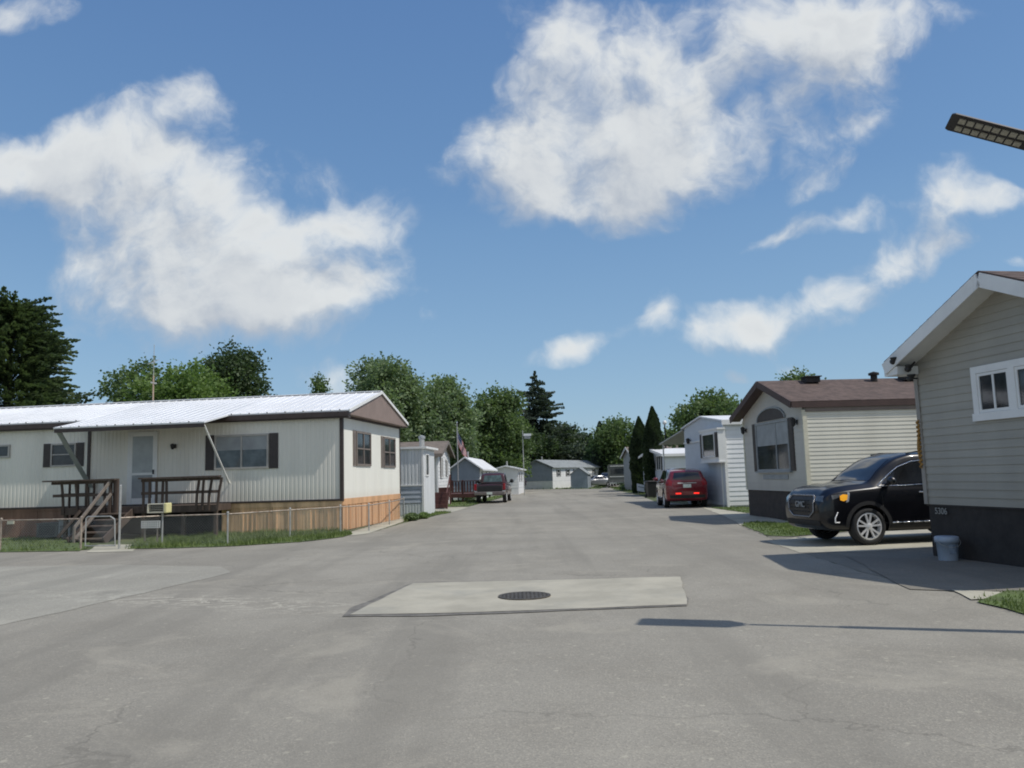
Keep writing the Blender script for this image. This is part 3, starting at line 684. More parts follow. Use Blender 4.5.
# cabinets under the deck, left
for i, (x0, x1, yt, mm, lb) in enumerate(((36, 58, 523, 'greybox', 'dark grey utility cabinet beside the porch, nearest the plywood skirting'), (58, 70, 519.5, 'lightbox', 'paler blue grey utility cabinet half under the porch'))):
    fq = Face((0, -.95-.1*i, 0), (1, 0, 0), (0, -1, 0)); u0, u1, z0, z1 = h1.rect(fq, x0, x1, yt, 541)
    e = empty('utility_cabinet', h1.world(((u0+u1)/2, -.95-.1*i, 0)), a1); tag(e, lb, 'cabinet')
    hw = (u1-u0)/2; mb = MB(); mb.box(-hw, hw, 0, .7, .06, z1-.03); bevel(mb.build('casing', M[mm], e), .02)
    mb = MB(); mb.box(-hw-.02, hw+.02, -.02, .72, z1-.03, z1); mb.box(-hw+.03, -hw+.1, -.012, -.001, .1, z1-.06); mb.build('lid', M[mm], e)
    mb = MB()
    for k in range(6): mb.box(-hw*.7, hw*.7, -.015, -.002, .15+k*.05, .17+k*.05)
    mb.build('louvre', M['black'], e)

# ------------------------------------------------------------------ chain link fence
fence_px = [(-40, 551.5), (0, 551), (80.5, 550), (119, 549.5), (162, 546.5), (227.5, 545), (290, 538.5), (340.5, 533.5), (369, 531), (389.5, 525), (404, 518.5)]
FP = [g(*p) for p in fence_px]
fn = empty('chain_link_fence', FP[2]); tag(fn, 'low rusty chain link fence with steel posts along the front grass', 'fence')
fo = FP[2]; FH = .80
def fseg(a, b, mesh=True, hh=FH):
    d = (b-a); L = d.length; d.normalize()
    mb = MB(); mb.tube(a+Vector((0, 0, hh)), b+Vector((0, 0, hh)), .02, n=6); mb.build('top_rail', M['galvrust'], fn)
    if mesh:
        mb = MB(); s_ = -hh; zb = .05; zt = hh-.02; hgt = zt-zb
        while s_ < L:
            for sg in (0, 1):
                t0, t1 = max(0, s_), min(L, s_+hgt)
                if t1 <= t0: continue
                za = zb+(t0-s_); zc = zb+(t1-s_)
                if sg: za, zc = zt-(t0-s_), zt-(t1-s_)
                p0 = a+d*t0+Vector((0, 0, za)); p1 = a+d*t1+Vector((0, 0, zc)); wv_ = Vector((0, 0, .0024))
                mb.quad(p0-wv_, p1-wv_, p1+wv_, p0+wv_)
            s_ += .075
        mb.build('wire_mesh', M['galv'], fn)
FPL = [p-fo for p in FP]
for i in range(len(FPL)-1):
    if i == 2: continue
    fseg(FPL[i], FPL[i+1])
for i, p in enumerate(FPL):
    mb = MB(); hp = FH+.04 if i != 3 else 1.62
    mb.tube(p, p+Vector((0, 0, hp)), .03 if i in (2, 3) else .023, n=8); mb.ball(p+Vector((0, 0, hp)), .035, 8); mb.build('post', M['galv'] if i > 2 else M['galvrust'], fn)
ga, gb = FPL[2]+Vector((.12, 0, 0)), FPL[3]-Vector((.1, 0, 0))
mb = MB(); mb.path([ga+Vector((0, 0, .1)), ga+Vector((0, 0, FH)), ga+Vector((.05, 0, FH+.05)), gb+Vector((-.15, 0, FH+.05)), gb+Vector((-.03, 0, FH-.03)), gb+Vector((0, 0, .1)), ga+Vector((0, 0, .1))], .018)
gt = mb.build('gate', M['galv'], fn)
mb = MB(); k = 0
Lg = (gb-ga).length; dg = (gb-ga).normalized()
while k < Lg-.02:
    for sg in (1, -1):
        t1 = min(Lg, k+.75); z0_, z1_ = (.10, .10+(t1-k)*.93) if sg > 0 else (.78, .78-(t1-k)*.93)
        mb.bar(ga+dg*k+Vector((0, 0, z0_)), ga+dg*t1+Vector((0, 0, z1_)), .004)
    k += .075
mb.build('wire_mesh', M['galv'], gt)

# mailbox on the fence, lattice crate behind
p = g(156, 547); mbx = empty('mailbox', p+Vector((0, .06, 0)), R(-6)); tag(mbx, 'cream yellow box with dark open front fixed above the fence rail', 'mailbox')
mb = MB(); mb.box(-.36, .22, -.02, .28, .96, .985); mb.box(-.36, .22, -.02, .28, 1.20, 1.225); mb.box(-.36, -.33, -.02, .28, .985, 1.2); mb.box(.2, .22, -.02, .28, .985, 1.2); mb.box(-.33, .2, .26, .28, .985, 1.2)
for k in range(4): mb.box(-.33, .2, .0, .01, 1.0+.05*k, 1.008+.05*k)
mb.build('box', M['creamw'], mbx)
mb = MB(); mb.box(.2205, .33, -.03, .29, .95, 1.235); bevel(mb.build('end_cap', M['cream'], mbx), .02)
mb = MB(); mb.box(-.33, .2, .1, .25, .99, 1.19); mb.build('dark_inside', M['clad'], mbx)
mbx.scale = (.8, .8, .92)
p = dep(151, 525, 22.9); cr = empty('lattice_crate', (p.x, p.y, .0), R(-6)); tag(cr, 'small white lattice panel leaning behind the fence below the cream box', 'lattice')
mb = MB()
for k in range(9): mb.box(-.28+k*.066, -.255+k*.066, -.01, 0, .42, .62)
for k in range(4): mb.box(-.29, .29, -.02, -.011, .42+k*.06, .44+k*.06)
mb.build('lattice', M['whitetrim'], cr)
for b_ in (-.2, .17): mb = MB(); mb.box(b_, b_+.03, 0, .03, 0, .62); mb.build('leg', M['greywood'], cr)

# ------------------------------------------------------------------ left row further homes
# white enclosed entry
h2 = Home('enclosed_porch', (-6.6, 35.2), R(-5), 'tall narrow white corrugated metal room with blue grey lower boards behind the cedar skirted home', 'enclosed porch')
xr = h2.onface(423, 480, ff)[0]; top = h2.onface(410, 449, ff)[1]
z1 = h2.onface(410, 485.5, ff)[1]; z0 = h2.onface(410, 503, ff)[1]
mb = MB(); mb.box(0.02, xr-.02, .02, 2.6, 0, top); ribs(mb, ff, 0, xr, z1, lambda u_: top, .16, .02, w=.25); ribs(mb, ff, 0, xr, 0, lambda u_: z0-.04, .13, .02, w=.25)
ribs(mb, Face((xr, 0, 0), (0, 1, 0), (1, 0, 0)), 0, 2.6, 0, lambda u_: top, .2, .02)
mb.build('wall', M['corrwhite'], h2.o)
mb = MB(); lap(mb, ff, lambda z: (0, xr), z0, z1, .2, .03); mb.build('lower_wall', M['bluelap'], h2.o)
mb = MB(); mb.box(-.05, xr+.2, -.12, 2.7, top, top+.09); mb.fbox(ff, 0, xr, z1-.03, z1+.03, .02, .05); mb.box(xr-.05, xr+.04, -.04, .04, 0, top); mb.build('roof', M['whitetrim'], h2.o)
window(h2, Face((xr, 0, 0), (0, 1, 0), (1, 0, 0)), (.5, 1.2, 1.7, 2.7), 'whitetrim', 'pane', .06)
sp = empty('stovepipe', h2.world((xr-.35, 1.6, top))); tag(sp, 'pale round stovepipe rising from the flat roof of the corrugated room', 'chimney pipe')
mb = MB(); mb.tube((0, 0, 0), (0, 0, .5), .12, n=12); mb.build('pipe', M['galv'], sp); mb = MB(); mb.lathe([(.13, .5), (.16, .52), (.16, .62), (.0, .68)], n=12); mb.build('cap', M['greytin'], sp)

def simple_home(name, org, ang, Wd, L, ze, zr, side, wallf, walle, roofm, label, skirt=None, skz=.7, wins=(), winf=(), over=.25, fascia='whitetrim', ridge='x', lapc=.2, cat='mobile home'):
    h = Home(name, org, ang, label, cat, 'mobile homes along the street' if cat == 'mobile home' else None)
    x0, x1 = (0, L) if side > 0 else (-L, 0)
    fe_ = Face((0, 0, 0), (0, 1, 0), (-side, 0, 0))
    mb = MB(); mb.box(x0+.02, x1-.02, .02, Wd-.02, skz, ze); lap(mb, ff, lambda z: (x0, x1), skz, ze, lapc, .018); mb.build('wall', M[wallf], h.o)
    mb = MB(); xe = -.0*side
    lap(mb, fe_, gable_rng(Wd, ze, zr), skz, zr, lapc, .018)
    mb.poly(gable_poly(fe_, Wd, skz, ze, zr, -.03))
    mb.build('gable_wall', M[walle], h.o)
    mb = MB(); mb.poly(gable_poly(Face((x1 if side > 0 else x0, 0, 0), (0, 1, 0), (side, 0, 0)), Wd, 0, ze, zr, 0)); mb.build('back_wall', M[walle], h.o)
    mb = MB(); s_ = (zr-ze)/(Wd/2); xa, xb = x0-over, x1+over
    roof_slab(mb, xa, xb, -over, ze-s_*over, Wd/2, zr, .06); roof_slab(mb, xa, xb, Wd+over, ze-s_*over, Wd/2, zr, .06); mb.build('roof', M[roofm], h.o)
    mb = MB(); xe = -(over+.012)*side
    mb.bar((xe, -over, ze-s_*over-.03), (xe, Wd/2, zr-.03), .022, .16); mb.bar((xe, Wd+over, ze-s_*over-.03), (xe, Wd/2, zr-.03), .022, .16)
    mb.box(xa, xb, -over-.02, -over-.002, ze-s_*over-.12, ze-s_*over+.05)
    mb.build('fascia', M[fascia], h.o)
    mb = MB(); mb.box(x0+.04, x1-.04, .03, Wd-.03, 0, skz); mb.build('skirting', M[skirt or wallf], h.o)
    for cx in (0,):
        mb = MB(); mb.box(-.04 if side > 0 else -.05, .05 if side > 0 else .04, -.04, .05, skz, ze-.02); mb.build('corner_trim', M['whitetrim'], h.o)
    for r_ in wins: window(h, fe_, r_, 'whitetrim', 'pane', .06, (.5,), (), (1, 1), sw=.25)
    for r_ in winf: window(h, ff, r_, 'whitetrim', 'pane', .06, (), (.5,), (1, 1), sw=.2)
    return h
# beige home with brown roof behind the corrugated room
p = g(441, 508); h3 = simple_home('mobile_home', (-4.22, 44.0), R(-1.5), 6.4, 14, 2.95, 3.72, -1, 'beige', 'farwhite', 'shingle2', 'beige lap sided home with grey brown shingle roof behind the red brown deck', 'farwhite', .8,
    wins=((1.4, 2.2, 1.6, 2.8), (4.2, 4.9, 1.7, 2.7)), fascia='brownframe', over=.3)
# red-brown deck
def picket_deck(name, loc, rz, w_, d_, z, lab):
    e = empty(name, loc, rz); tag(e, lab, 'deck')
    mb = MB(); mb.box(0, w_, 0, d_, z-.25, z); mb.build('floor', M['redbrown'], e)
    for (x, y) in ((.05, .05), (w_-.1, .05), (w_-.1, d_-.1), (.05, d_-.1), (w_/2, .05)):
        mb = MB(); mb.box(x, x+.1, y, y+.1, 0, z+.9); mb.build('post', M['redbrown'], e)
    for (a, b) in (((0, .02), (w_, .02)), ((w_-.02, 0), (w_-.02, d_))):
        mb = MB(); a3, b3 = Vector((*a, z)), Vector((*b, z)); n = int((b3-a3).length/.19)
        for i in range(n): p_ = a3.lerp(b3, (i+.5)/n); mb.bar(p_+Vector((0, 0, .08)), p_+Vector((0, 0, .80)), .09, .03)
        mb.bar(a3+Vector((0, 0, .84)), b3+Vector((0, 0, .84)), .12, .04); mb.bar(a3+Vector((0, 0, .1)), b3+Vector((0, 0, .1)), .05, .06)
        mb.build('railing', M['redbrown'], e)
    return e
picket_deck('picket_deck', (-4.75, 53.0, 0), R(-4), 2.5, 3.6, .55, 'red brown picket railed deck behind the flagpole')
e = empty('porch_steps', (-4.55, 42.0, 0), R(-3)); tag(e, 'red brown wooden steps with slanting white edged handrail beside the beige home', 'steps')
for i in range(4):
    mb = MB(); mb.box(0, 1.0, i*.28, i*.28+.3, .05+i*.2, .2+i*.2+.05); mb.build('step', M['redbrown'], e)
mb = MB(); mb.bar((1.0, -.1, .8), (1.0, 1.4, 1.75), .06, .06); mb.bar((1.0, -.1, 0), (1.0, -.1, .82), .07, .07); mb.bar((1.0, 1.3, .2), (1.0, 1.3, 1.75), .07, .07); mb.build('handrail', M['redbrown'], e)
p = g(440, 507.5); e = empty('planter_box', p); tag(e, 'dark red wooden planter box raised on a single post near the driveway', 'planter')
mb = MB(); mb.box(-.75, .55, -.25, .25, .55, 1.05); bevel(mb.build('box', M['redbrown'], e), .02); mb = MB(); mb.box(-.05, .05, -.05, .05, 0, .56); mb.build('post', M['black'], e)
mb = MB(); mb.box(-.8, .6, -.3, .3, 1.051, 1.09); mb.build('rim', M['redbrown'], e)
# flagpole and flag
p = g(458.5, 501.5); pole_top = dep(458, 423, p.y).z
e = empty('flagpole', p); tag(e, 'thin grey flagpole in the grass beside the pickup', 'flagpole')
mb = MB(); mb.tube((0, 0, 0), (0, 0, pole_top), .045, .03, n=10); mb.build('pole', M['galv'], e); mb = MB(); mb.ball((0, 0, pole_top+.04), .06); mb.build('finial', M['chrome'], e); mb = MB(); mb.tube((.04, -.03, 1.2), (.035, -.03, pole_top-.1), .006, n=4); mb.build('halyard', M['flagwhite'], e)
fl = MB(); nx, nz = 26, 26
def flagp(i, j):                     # limp flag hanging diagonally from its hoist
    s_, t_ = i/nx, j/nz              # s along fly, t down the hoist
    x = .04+s_*.62+.10*math.sin(s_*5+t_*2)*s_; z = pole_top-.55-t_*.95*(1-.35*s_)-s_*1.25-.12*math.sin(s_*3.1)
    y = .10*math.sin(s_*13+t_*3)*(.3+s_); return (x, y, z)
for i in range(nx):
    for j in range(nz):
        mi = 2 if (i < nx*.42 and j < nz*7/13) else (0 if int(j*13/nz) % 2 == 0 else 1)
        if mi == 2 and (i % 3 == 1 and j % 3 == 1): mi = 1
        fl.quad(flagp(i, j), flagp(i+1, j), flagp(i+1, j+1), flagp(i, j+1), mi)
fo_ = fl.build('flag', [M['flagred'], M['flagwhite'], M['flagblue']], None, True); fo_.location = p; tag(fo_, 'limp stars and stripes flag hanging from the thin grey pole', 'flag')

# homes that stand along the street
def street_home(name, px_l, px_r, ybase, ytop, yeave, L, dirx, wallm, sidem, roofm, label, skz=.6, skirt='farwhite', flat=False, Yd=None, rise=.9, wins=True):
    Yd = Yd or g(px_l, ybase).y
    A = dep(px_l, ybase, Yd); B = dep(px_r, ybase, Yd); Wd = B.x-A.x
    ang = math.atan2(-dirx, 1.0)
    h = Home(name, (A.x, A.y), ang, label, 'mobile home', 'mobile homes along the street'); Wd *= math.cos(ang)
    ze = dep((px_l+px_r)/2, yeave, Yd).z; zr = dep((px_l+px_r)/2, ytop, Yd).z
    fg = Face((0, 0, 0), (1, 0, 0), (0, -1, 0)); fs = Face((Wd, 0, 0), (0, 1, 0), (1, 0, 0))
    mb = MB(); lap(mb, fg, gable_rng(Wd, ze, zr), skz, zr, .25, .02); mb.poly(gable_poly(fg, Wd, skz, ze, zr, -.03)); mb.build('gable_wall', M[wallm], h.o)
    mb = MB(); lap(mb, fs, lambda z: (0, L), skz, ze, .25, .02); mb.box(.02, Wd-.02, .05, L, skz, ze); mb.build('wall', M[sidem], h.o)
    mb = MB(); o_ = .3; s_ = (zr-ze)/(Wd/2)
    for (xa, xb) in ((-o_, Wd/2), (Wd+o_, Wd/2)):
        za = ze-s_*o_
        vs = [(xa, -o_, za), (xb, -o_, zr), (xb, L+o_, zr), (xa, L+o_, za), (xa, -o_, za+.1), (xb, -o_, zr+.1), (xb, L+o_, zr+.1), (xa, L+o_, za+.1)]
        mb.add(vs, [(0, 1, 2, 3), (4, 5, 6, 7), (0, 1, 5, 4), (3, 2, 6, 7), (0, 3, 7, 4), (1, 2, 6, 5)])
    mb.build('roof', M[roofm], h.o)
    mb = MB(); mb.box(.0, Wd, .0, L, 0, skz-.001); mb.build('skirting', M[skirt], h.o)
    if wins:
        for k in (1.5, 4.5, 7.0, 10.5, 14):
            if k+1 < L: window(h, fs, (k, k+.8, max(skz+.5, ze-1.25), ze-.3), 'whitetrim', 'pane', .06, (), (.5,), (1, 1), sw=.25)
    mb = MB(); mb.tube((Wd*.5, 1.5, zr), (Wd*.5, 1.5, zr+.5), .08); mb.build('vent_pipe', M['galv'], h.o)
    return h
street_home('mobile_home', 452, 480.5, 500, 458, 468, 11, .07, 'bluegrey', 'farwhite', 'roofwhite', 'blue grey home with a bright white roof behind the pickup truck', Yd=58)
street_home('mobile_home', 494, 519, 497, 466.5, 469.5, 8, .07, 'farwhite', 'lapwhite', 'roofwhite', 'low pale home with nearly flat white roof just right of the pickup', Yd=72)
hf = street_home('mobile_home', 523, 559, 488, 460.5, 467.5, 17, .48, 'bluegrey', 'farwhite', 'shinglegrey', 'grey gabled home with white skirting at the far end of the street', skz=.95, Yd=98)
# far small porch on that home
e = empty('porch_steps', hf.world((4.9, 5.5, 0)), hf.ang); tag(e, 'tiny grey wooden landing on the long side of the far grey gabled home', 'steps')
mb = MB(); mb.box(0, 1.4, 0, 2.5, 0, .8); mb.build('landing', M['greytin'], e); mb = MB()
for k in range(9): mb.box(1.36, 1.4, k*.3, k*.3+.06, .8, 1.7)
mb.box(1.34, 1.42, 0, 2.5, 1.7, 1.76); mb.build('railing', M['greytin'], e)
# far shed
def shed(px0, px1, yb, ytop, ye, Yd, m1, label, depth=3.5, dirx=.2):
    A = dep(px0, yb, Yd); B = dep(px1, yb, Yd); Wd = B.x-A.x; e = empty('garden_shed', (A.x, A.y, 0), math.atan2(-dirx, 1)); tag(e, label, 'shed')
    ze = dep(px0, ye, Yd).z; zr = dep((px0+px1)/2, ytop, Yd).z; fg = Face((0, 0, 0), (1, 0, 0), (0, -1, 0))
    mb = MB(); lap(mb, fg, gable_rng(Wd, ze, zr), 0, zr, .2, .02); mb.box(0, Wd, .03, depth, 0, ze); mb.build('wall', M[m1], e)
    mb = MB()
    for (xa, xb) in ((-.12, Wd/2), (Wd+.12, Wd/2)):
        s_ = (zr-ze)/(Wd/2); za = ze-s_*.12
        vs = [(xa, -.15, za), (xb, -.15, zr), (xb, depth+.1, zr), (xa, depth+.1, za), (xa, -.15, za+.08), (xb, -.15, zr+.08), (xb, depth+.1, zr+.08), (xa, depth+.1, za+.08)]
        mb.add(vs, [(0, 1, 2, 3), (4, 5, 6, 7), (0, 1, 5, 4), (3, 2, 6, 7), (0, 3, 7, 4), (1, 2, 6, 5)])
    mb.build('roof', M['shinglegrey'], e)
    return e
shed(571, 588, 487.5, 468, 474.5, 92, 'greybox' if False else 'bluegrey', 'small dark grey gabled shed at the far end of the street')

# ------------------------------------------------------------------ right home with brown roof (second on the right)
p = g(810.5, 523.5)
ang2 = math.atan2(.065, .998)     # local Y axis leans toward -X
h5 = Home('mobile_home', (p.x, p.y), ang2, 'cream lap sided home with brown shingle roof and arched end window behind the black SUV', 'mobile home', 'mobile homes along the street')
W5 = 4.9; L5 = 17; fe5 = Face((0, 0, 0), (0, 1, 0), (-1, 0, 0))
S5 = h5.onface(810, 494, fe5)[1]; S5 = .88
E5 = 3.32; RZ5 = 4.18
mb = MB(); mb.box(.03, L5, .02, W5-.02, S5, E5); lap(mb, ff, lambda z: (.05, L5), S5, E5, .115, .016); mb.build('wall', M['lapcream'], h5.o)
mb = MB(); lap(mb, fe5, gable_rng(W5, E5, RZ5+.0), S5, RZ5, .115, .012); mb.poly(gable_poly(fe5, W5, S5, E5, RZ5, -.03)); mb.build('gable_wall', M['lapgable'], h5.o)
mb = MB(); o5 = .34; s5 = (RZ5-E5)/(W5/2); ev = E5-s5*.3; evf = E5-s5*.06
roof_slab(mb, -o5, L5+.3, -.06, evf+.12, W5/2, RZ5+.12, .04); roof_slab(mb, -o5, L5+.3, W5+.3, ev+.12, W5/2, RZ5+.12, .04)
n = 14
for i in range(n):       # shingle courses
    y = -.06+(W5/2+.06)*i/n; z = evf+.12+(RZ5-evf)*i/n; roof_slab(mb, -o5-.004, L5+.3, y, z+.036, y+(W5/2+.06)/n, z+.046+(RZ5-evf)/n-.008, .012)
mb.build('roof', M['shingle'], h5.o)
mb = MB(); xe = -o5-.015
mb.bar((xe, -.06, evf+.07), (xe, W5/2, RZ5+.07), .03, .20); mb.bar((xe, W5+.3, ev+.07), (xe, W5/2, RZ5+.07), .03, .20)
mb.box(-o5, L5+.3, -.09, -.06, evf-.02, evf+.14)
mb.quad((-o5, -.06, evf+.02), (-o5, W5/2, RZ5), (-.0, W5/2, RZ5), (0, -.06, evf+.02)); mb.quad((-o5, W5+.3, ev+.02), (-o5, W5/2, RZ5), (-.0, W5/2, RZ5), (0, W5+.3, ev+.02))
mb.build('fascia', M['fasciabrown'], h5.o)
mb = MB(); mb.box(.06, L5, -.045, -.018, E5-.16, evf-.0); mb.build('soffit', M['brownframe'], h5.o)
mb = MB(); mb.box(.02, L5, .03, W5-.03, 0, S5-.001); mb.build('skirting', M['skirtbrown'], h5.o)
for b_ in ((-.02, .10, -.03, .03), (-.03, .05, W5-.07, W5+.01)): mb = MB(); mb.box(*b_, S5, E5-.1); mb.build('corner_trim', M['creamw'], h5.o)
r5 = h5.rect(fe5, 757.5, 790.5, 421, 471)
window(h5, fe5, r5, 'greytin', 'pane', .06, (.37,), (), (1, 1), sw=.3, sill=True, curtain=.52)
u0, u1, z0, z1 = r5; mb = MB(); mid = (u0+u1)/2; ra = (u1-u0)*.42; P_ = [fe5.p(mid+ra*math.cos(a), z1+.04+.36*math.sin(a), .03) for a in [math.pi*i/14 for i in range(15)]]; mb.poly(P_)
mb.build('arched_pane', M['shutter'], h5.o)
mb = MB()
for i in range(14):
    a, b = math.pi*i/14, math.pi*(i+1)/14
    mb.bar(fe5.p(mid+(ra+.03)*math.cos(a), z1+.04+.39*math.sin(a), .035), fe5.p(mid+(ra+.03)*math.cos(b), z1+.04+.39*math.sin(b), .035), .05, .04)
mb.build('arch_trim', M['greytin'], h5.o)
for px, py in ((746.5, 430.5), (797.5, 422)):
    uu, zz = h5.onface(px, py, fe5); mb = MB(); c_ = fe5.p(uu, zz, .13); mb.lathe([(.0, .14), (.08, .09), (.06, -.09), (.0, -.14)], c_, n=8); mb.tube(fe5.p(uu, zz, .0), c_, .02); mb.fbox(fe5, uu-.05, uu+.05, zz-.07, zz+.07, .01, .03); mb.build('wall_lamp', M['black'], h5.o)
uu0, zz = h5.onface(764, 477, fe5); uu1 = h5.onface(789, 477, fe5)[0]; mb = MB(); mb.fbox(fe5, min(uu0, uu1), max(uu0, uu1), zz-.07, zz+.07, .01, .03); mb.build('plank', M['greytin'], h5.o)
def roof_pt(px, py, h, s_, ya, za):  # on the near slope
    d = h.rot @ ray(px, py); o = h.rot @ (Vector((0, 0, EYE))-h.org)
    t_ = (za-s_*ya+s_*o.y-o.z)/(d.z-s_*d.y); return o+d*t_
for px, py, kind in ((811, 384.5, 0), (874, 379, 1), (908, 379.5, 0)):
    y = W5/2-.35; pp = h5.onface(px, py, Face((0, y, 0), (1, 0, 0), (0, -1, 0)))[0]; z = RZ5+.16-.35*s5
    e = MB()
    if kind == 0: e.box(pp-.22, pp+.22, y-.2, y+.2, z, z+.17); e.box(pp-.26, pp+.26, y-.25, y+.25, z+.17, z+.2)
    else: e.tube((pp, y, z), (pp, y, z+.25), .1, n=12); e.lathe([(.16, .2), (.16, .27), (0, .32)], (pp, y, z), n=12)
    e.build('roof_vent', M['skirtdark'], h5.o)

# ------------------------------------------------------------------ nearest right house
cF = g(932, 556); dn = Vector((.165, -.986, 0)).normalized(); W6 = 4.35
orig6 = cF+dn*W6; ang6 = math.atan2(.165, .986)
h6 = Home('mobile_home', (orig6.x, orig6.y), ang6, 'taupe lap sided home with white eaves and black skirting at the right edge', 'mobile home', 'mobile homes along the street')
L6 = 15; S6 = .88; fe6 = Face((0, 0, 0), (0, 1, 0), (-1, 0, 0))
E6 = 3.30; RZ6 = 4.22
mb = MB(); mb.box(.03, L6, .02, W6-.02, S6, E6); lap(mb, ff, lambda z: (.05, L6), S6, E6, .128, .016)
lap(mb, fe6, gable_rng(W6, E6, RZ6), S6, RZ6, .128, .016); mb.poly(gable_poly(fe6, W6, S6, E6, RZ6, -.03)); mb.build('wall', M['laptaupe'], h6.o)
s6 = (RZ6-E6)/(W6/2); o6 = .42; oy = .24; ev6 = E6-s6*oy
mb = MB(); roof_slab(mb, -o6, L6+.3, -oy, ev6+.14, W6/2, RZ6+.14, .04); roof_slab(mb, -o6, L6+.3, W6+oy, ev6+.14, W6/2, RZ6+.14, .04)
for i in range(12):
    y = -oy+(W6/2+oy)*i/12; z = ev6+.14+(RZ6-ev6)*i/12; roof_slab(mb, -o6-.01, L6+.3, y, z+.04, y+(W6/2+oy)/12, z+.035+(RZ6-ev6)/12, .013)
    y2 = W6-y; roof_slab(mb, -o6-.01, L6+.3, y2, z+.04, y2-(W6/2+oy)/12, z+.035+(RZ6-ev6)/12, .013)
mb.build('roof', M['shingle'], h6.o)
mb = MB(); xe = -o6-.015
mb.bar((xe, -oy, ev6+.04), (xe, W6/2, RZ6+.05), .03, .21); mb.bar((xe, W6+oy, ev6+.05), (xe, W6/2, RZ6+.05), .03, .21)
mb.quad((-o6, -oy, ev6+.0), (-o6, W6/2, RZ6-.0), (-.0, W6/2, RZ6-.0), (0, -oy, ev6+.0)); mb.quad((-o6, W6+oy, ev6+.0), (-o6, W6/2, RZ6-.0), (-.0, W6/2, RZ6-.0), (0, W6+oy, ev6+.0))
mb.box(-o6, L6, W6+oy, W6+oy+.03, ev6-.06, ev6+.16); mb.box(-o6, L6, -oy-.03, -oy, ev6-.06, ev6+.16)
for (ya, yb) in ((W6-.02, W6+oy-.001), (-oy+.001, .02)): mb.box(-o6+.002, L6, ya, yb, ev6-.05, ev6-.005)
mb.build('fascia', M['whitetrim'], h6.o)
mb = MB(); mb.box(-o6-.005, -.02, W6-.1, W6+oy+.02, ev6-.08, ev6+.06); mb.build('eave_return', M['whitetrim'], h6.o)
for b_ in ((-.035, .06, W6-.06, W6+.03), (-.03, .05, -.03, .05)): mb = MB(); mb.box(*b_, S6, E6); mb.build('corner_trim', mat('taupe_trim', (.30, .28, .25), .5), h6.o)
mb = MB(); mb.box(.015, L6, .03, W6-.015, 0, S6-.001); mb.fbox(fe6, 0, W6, S6-.03, S6-.001, -.02, .012); mb.build('skirting', M['skirtdark'], h6.o)
# windows
ub, zb_ = h6.onface(974, 374.5, fe6); ua = h6.onface(1013, 366, fe6)[0]; zlo = h6.onface(975, 414, fe6)[1]
def vinyl(u0, u1, z0, z1):
    window(h6, fe6, (u0, u1, z0, z1), 'whitetrim', 'pane', .045, (.5,), (), n=.04)
mb = MB(); fa, fb_ = ua-1.15, ub+.02
mb.fbox(fe6, fa, fb_, zb_-.0, zb_+.11, .018, .05); mb.fbox(fe6, fa-.03, fb_+.03, zlo-.12, zlo, .018, .06); mb.fbox(fe6, fb_-.11, fb_, zlo, zb_, .018, .05); mb.fbox(fe6, ua-.06, ua+.06, zlo, zb_, .018, .05); mb.fbox(fe6, fa, fa+.11, zlo, zb_, .018, .05)
mb.build('window_casing', M['whitetrim'], h6.o)
vinyl(ua+.063, fb_-.113, zlo+.004, zb_-.004); vinyl(fa+.113, ua-.063, zlo+.004, zb_-.004)
# floodlights and cameras under the eave
pts = [(893.0, 361.5), (908, 369), (910, 378.5)]
for i, (px, py) in enumerate(pts):
    yy = W6+(.42 if i == 0 else .16 if i == 1 else .06); xx = None
    u_, z_ = h6.onface(px, py, Face((-.30 if i else -o6-.03, 0, 0), (0, 1, 0), (-1, 0, 0)))
    e = empty('security_light', h6.world((-.30 if i else -o6-.03, u_, z_)), ang6)
    tag(e, ['black floodlight clipped at the tip of the white eave', 'black floodlight hanging just below the white eave return', 'black floodlight lowest of three at the house corner'][i], 'floodlight')
    mb = MB(); mb.ball((0, 0, 0), .065, 10, sq=(.8, 1, .85)); mb.lathe([(.03, .0), (.07, .05), (.07, .065), (0, .065)], (0, -.04, -.0), n=12); mb.build('lamp', M['black'], e, True)
    mb = MB(); mb.bar((0, 0, 0), (.14, .0, .12 if i < 2 else .0), .025); mb.build('bracket', M['black'], e)
# twisted yellow rope on the corner
mb = MB(); za = h6.onface(921, 420, fe6)[1]; zb2 = h6.onface(924, 468, fe6)[1]; n = 60; P_ = []
for i in range(n+1):
    a = i*1.15; P_.append((-.05+.022*math.cos(a), W6-.0+.022*math.sin(a), zb2+(za-zb2)*i/n))
mb.path(P_, .016, 5); P_ = [(x+.01, y+.02, z) for x, y, z in P_[::6]]; mb.path(P_, .02, 5)
rp = mb.build('coiled_rope', M['rope'], None, True); rp.location = h6.world((0, 0, 0)); rp.rotation_euler = (0, 0, ang6); tag(rp, 'orange yellow twisted cord hung down the corner of the taupe home', 'rope')
# house number
def text_mesh(name, s_, size, m, parent, loc, rot, ext=.004):
    cu = bpy.data.curves.new(name, 'FONT'); cu.body = s_; cu.size = size; cu.extrude = ext; cu.align_x = 'CENTER'; cu.align_y = 'CENTER'
    o = bpy.data.objects.new(name, cu); COL.objects.link(o); dg = bpy.context.evaluated_depsgraph_get(); me = bpy.data.meshes.new_from_object(o.evaluated_get(dg)); bpy.data.objects.remove(o)
    o = bpy.data.objects.new(name, me); COL.objects.link(o); me.materials.clear(); me.materials.append(m); o.parent = parent; o.location = loc; o.rotation_euler = rot; return o
u_, z_ = h6.onface(942, 511.3, fe6)
text_mesh('house_number', '5306', .15, mat('number_white', (.30, .30, .28), .5), h6.o, (-.02, u_, z_), (R(90), 0, R(-90)))
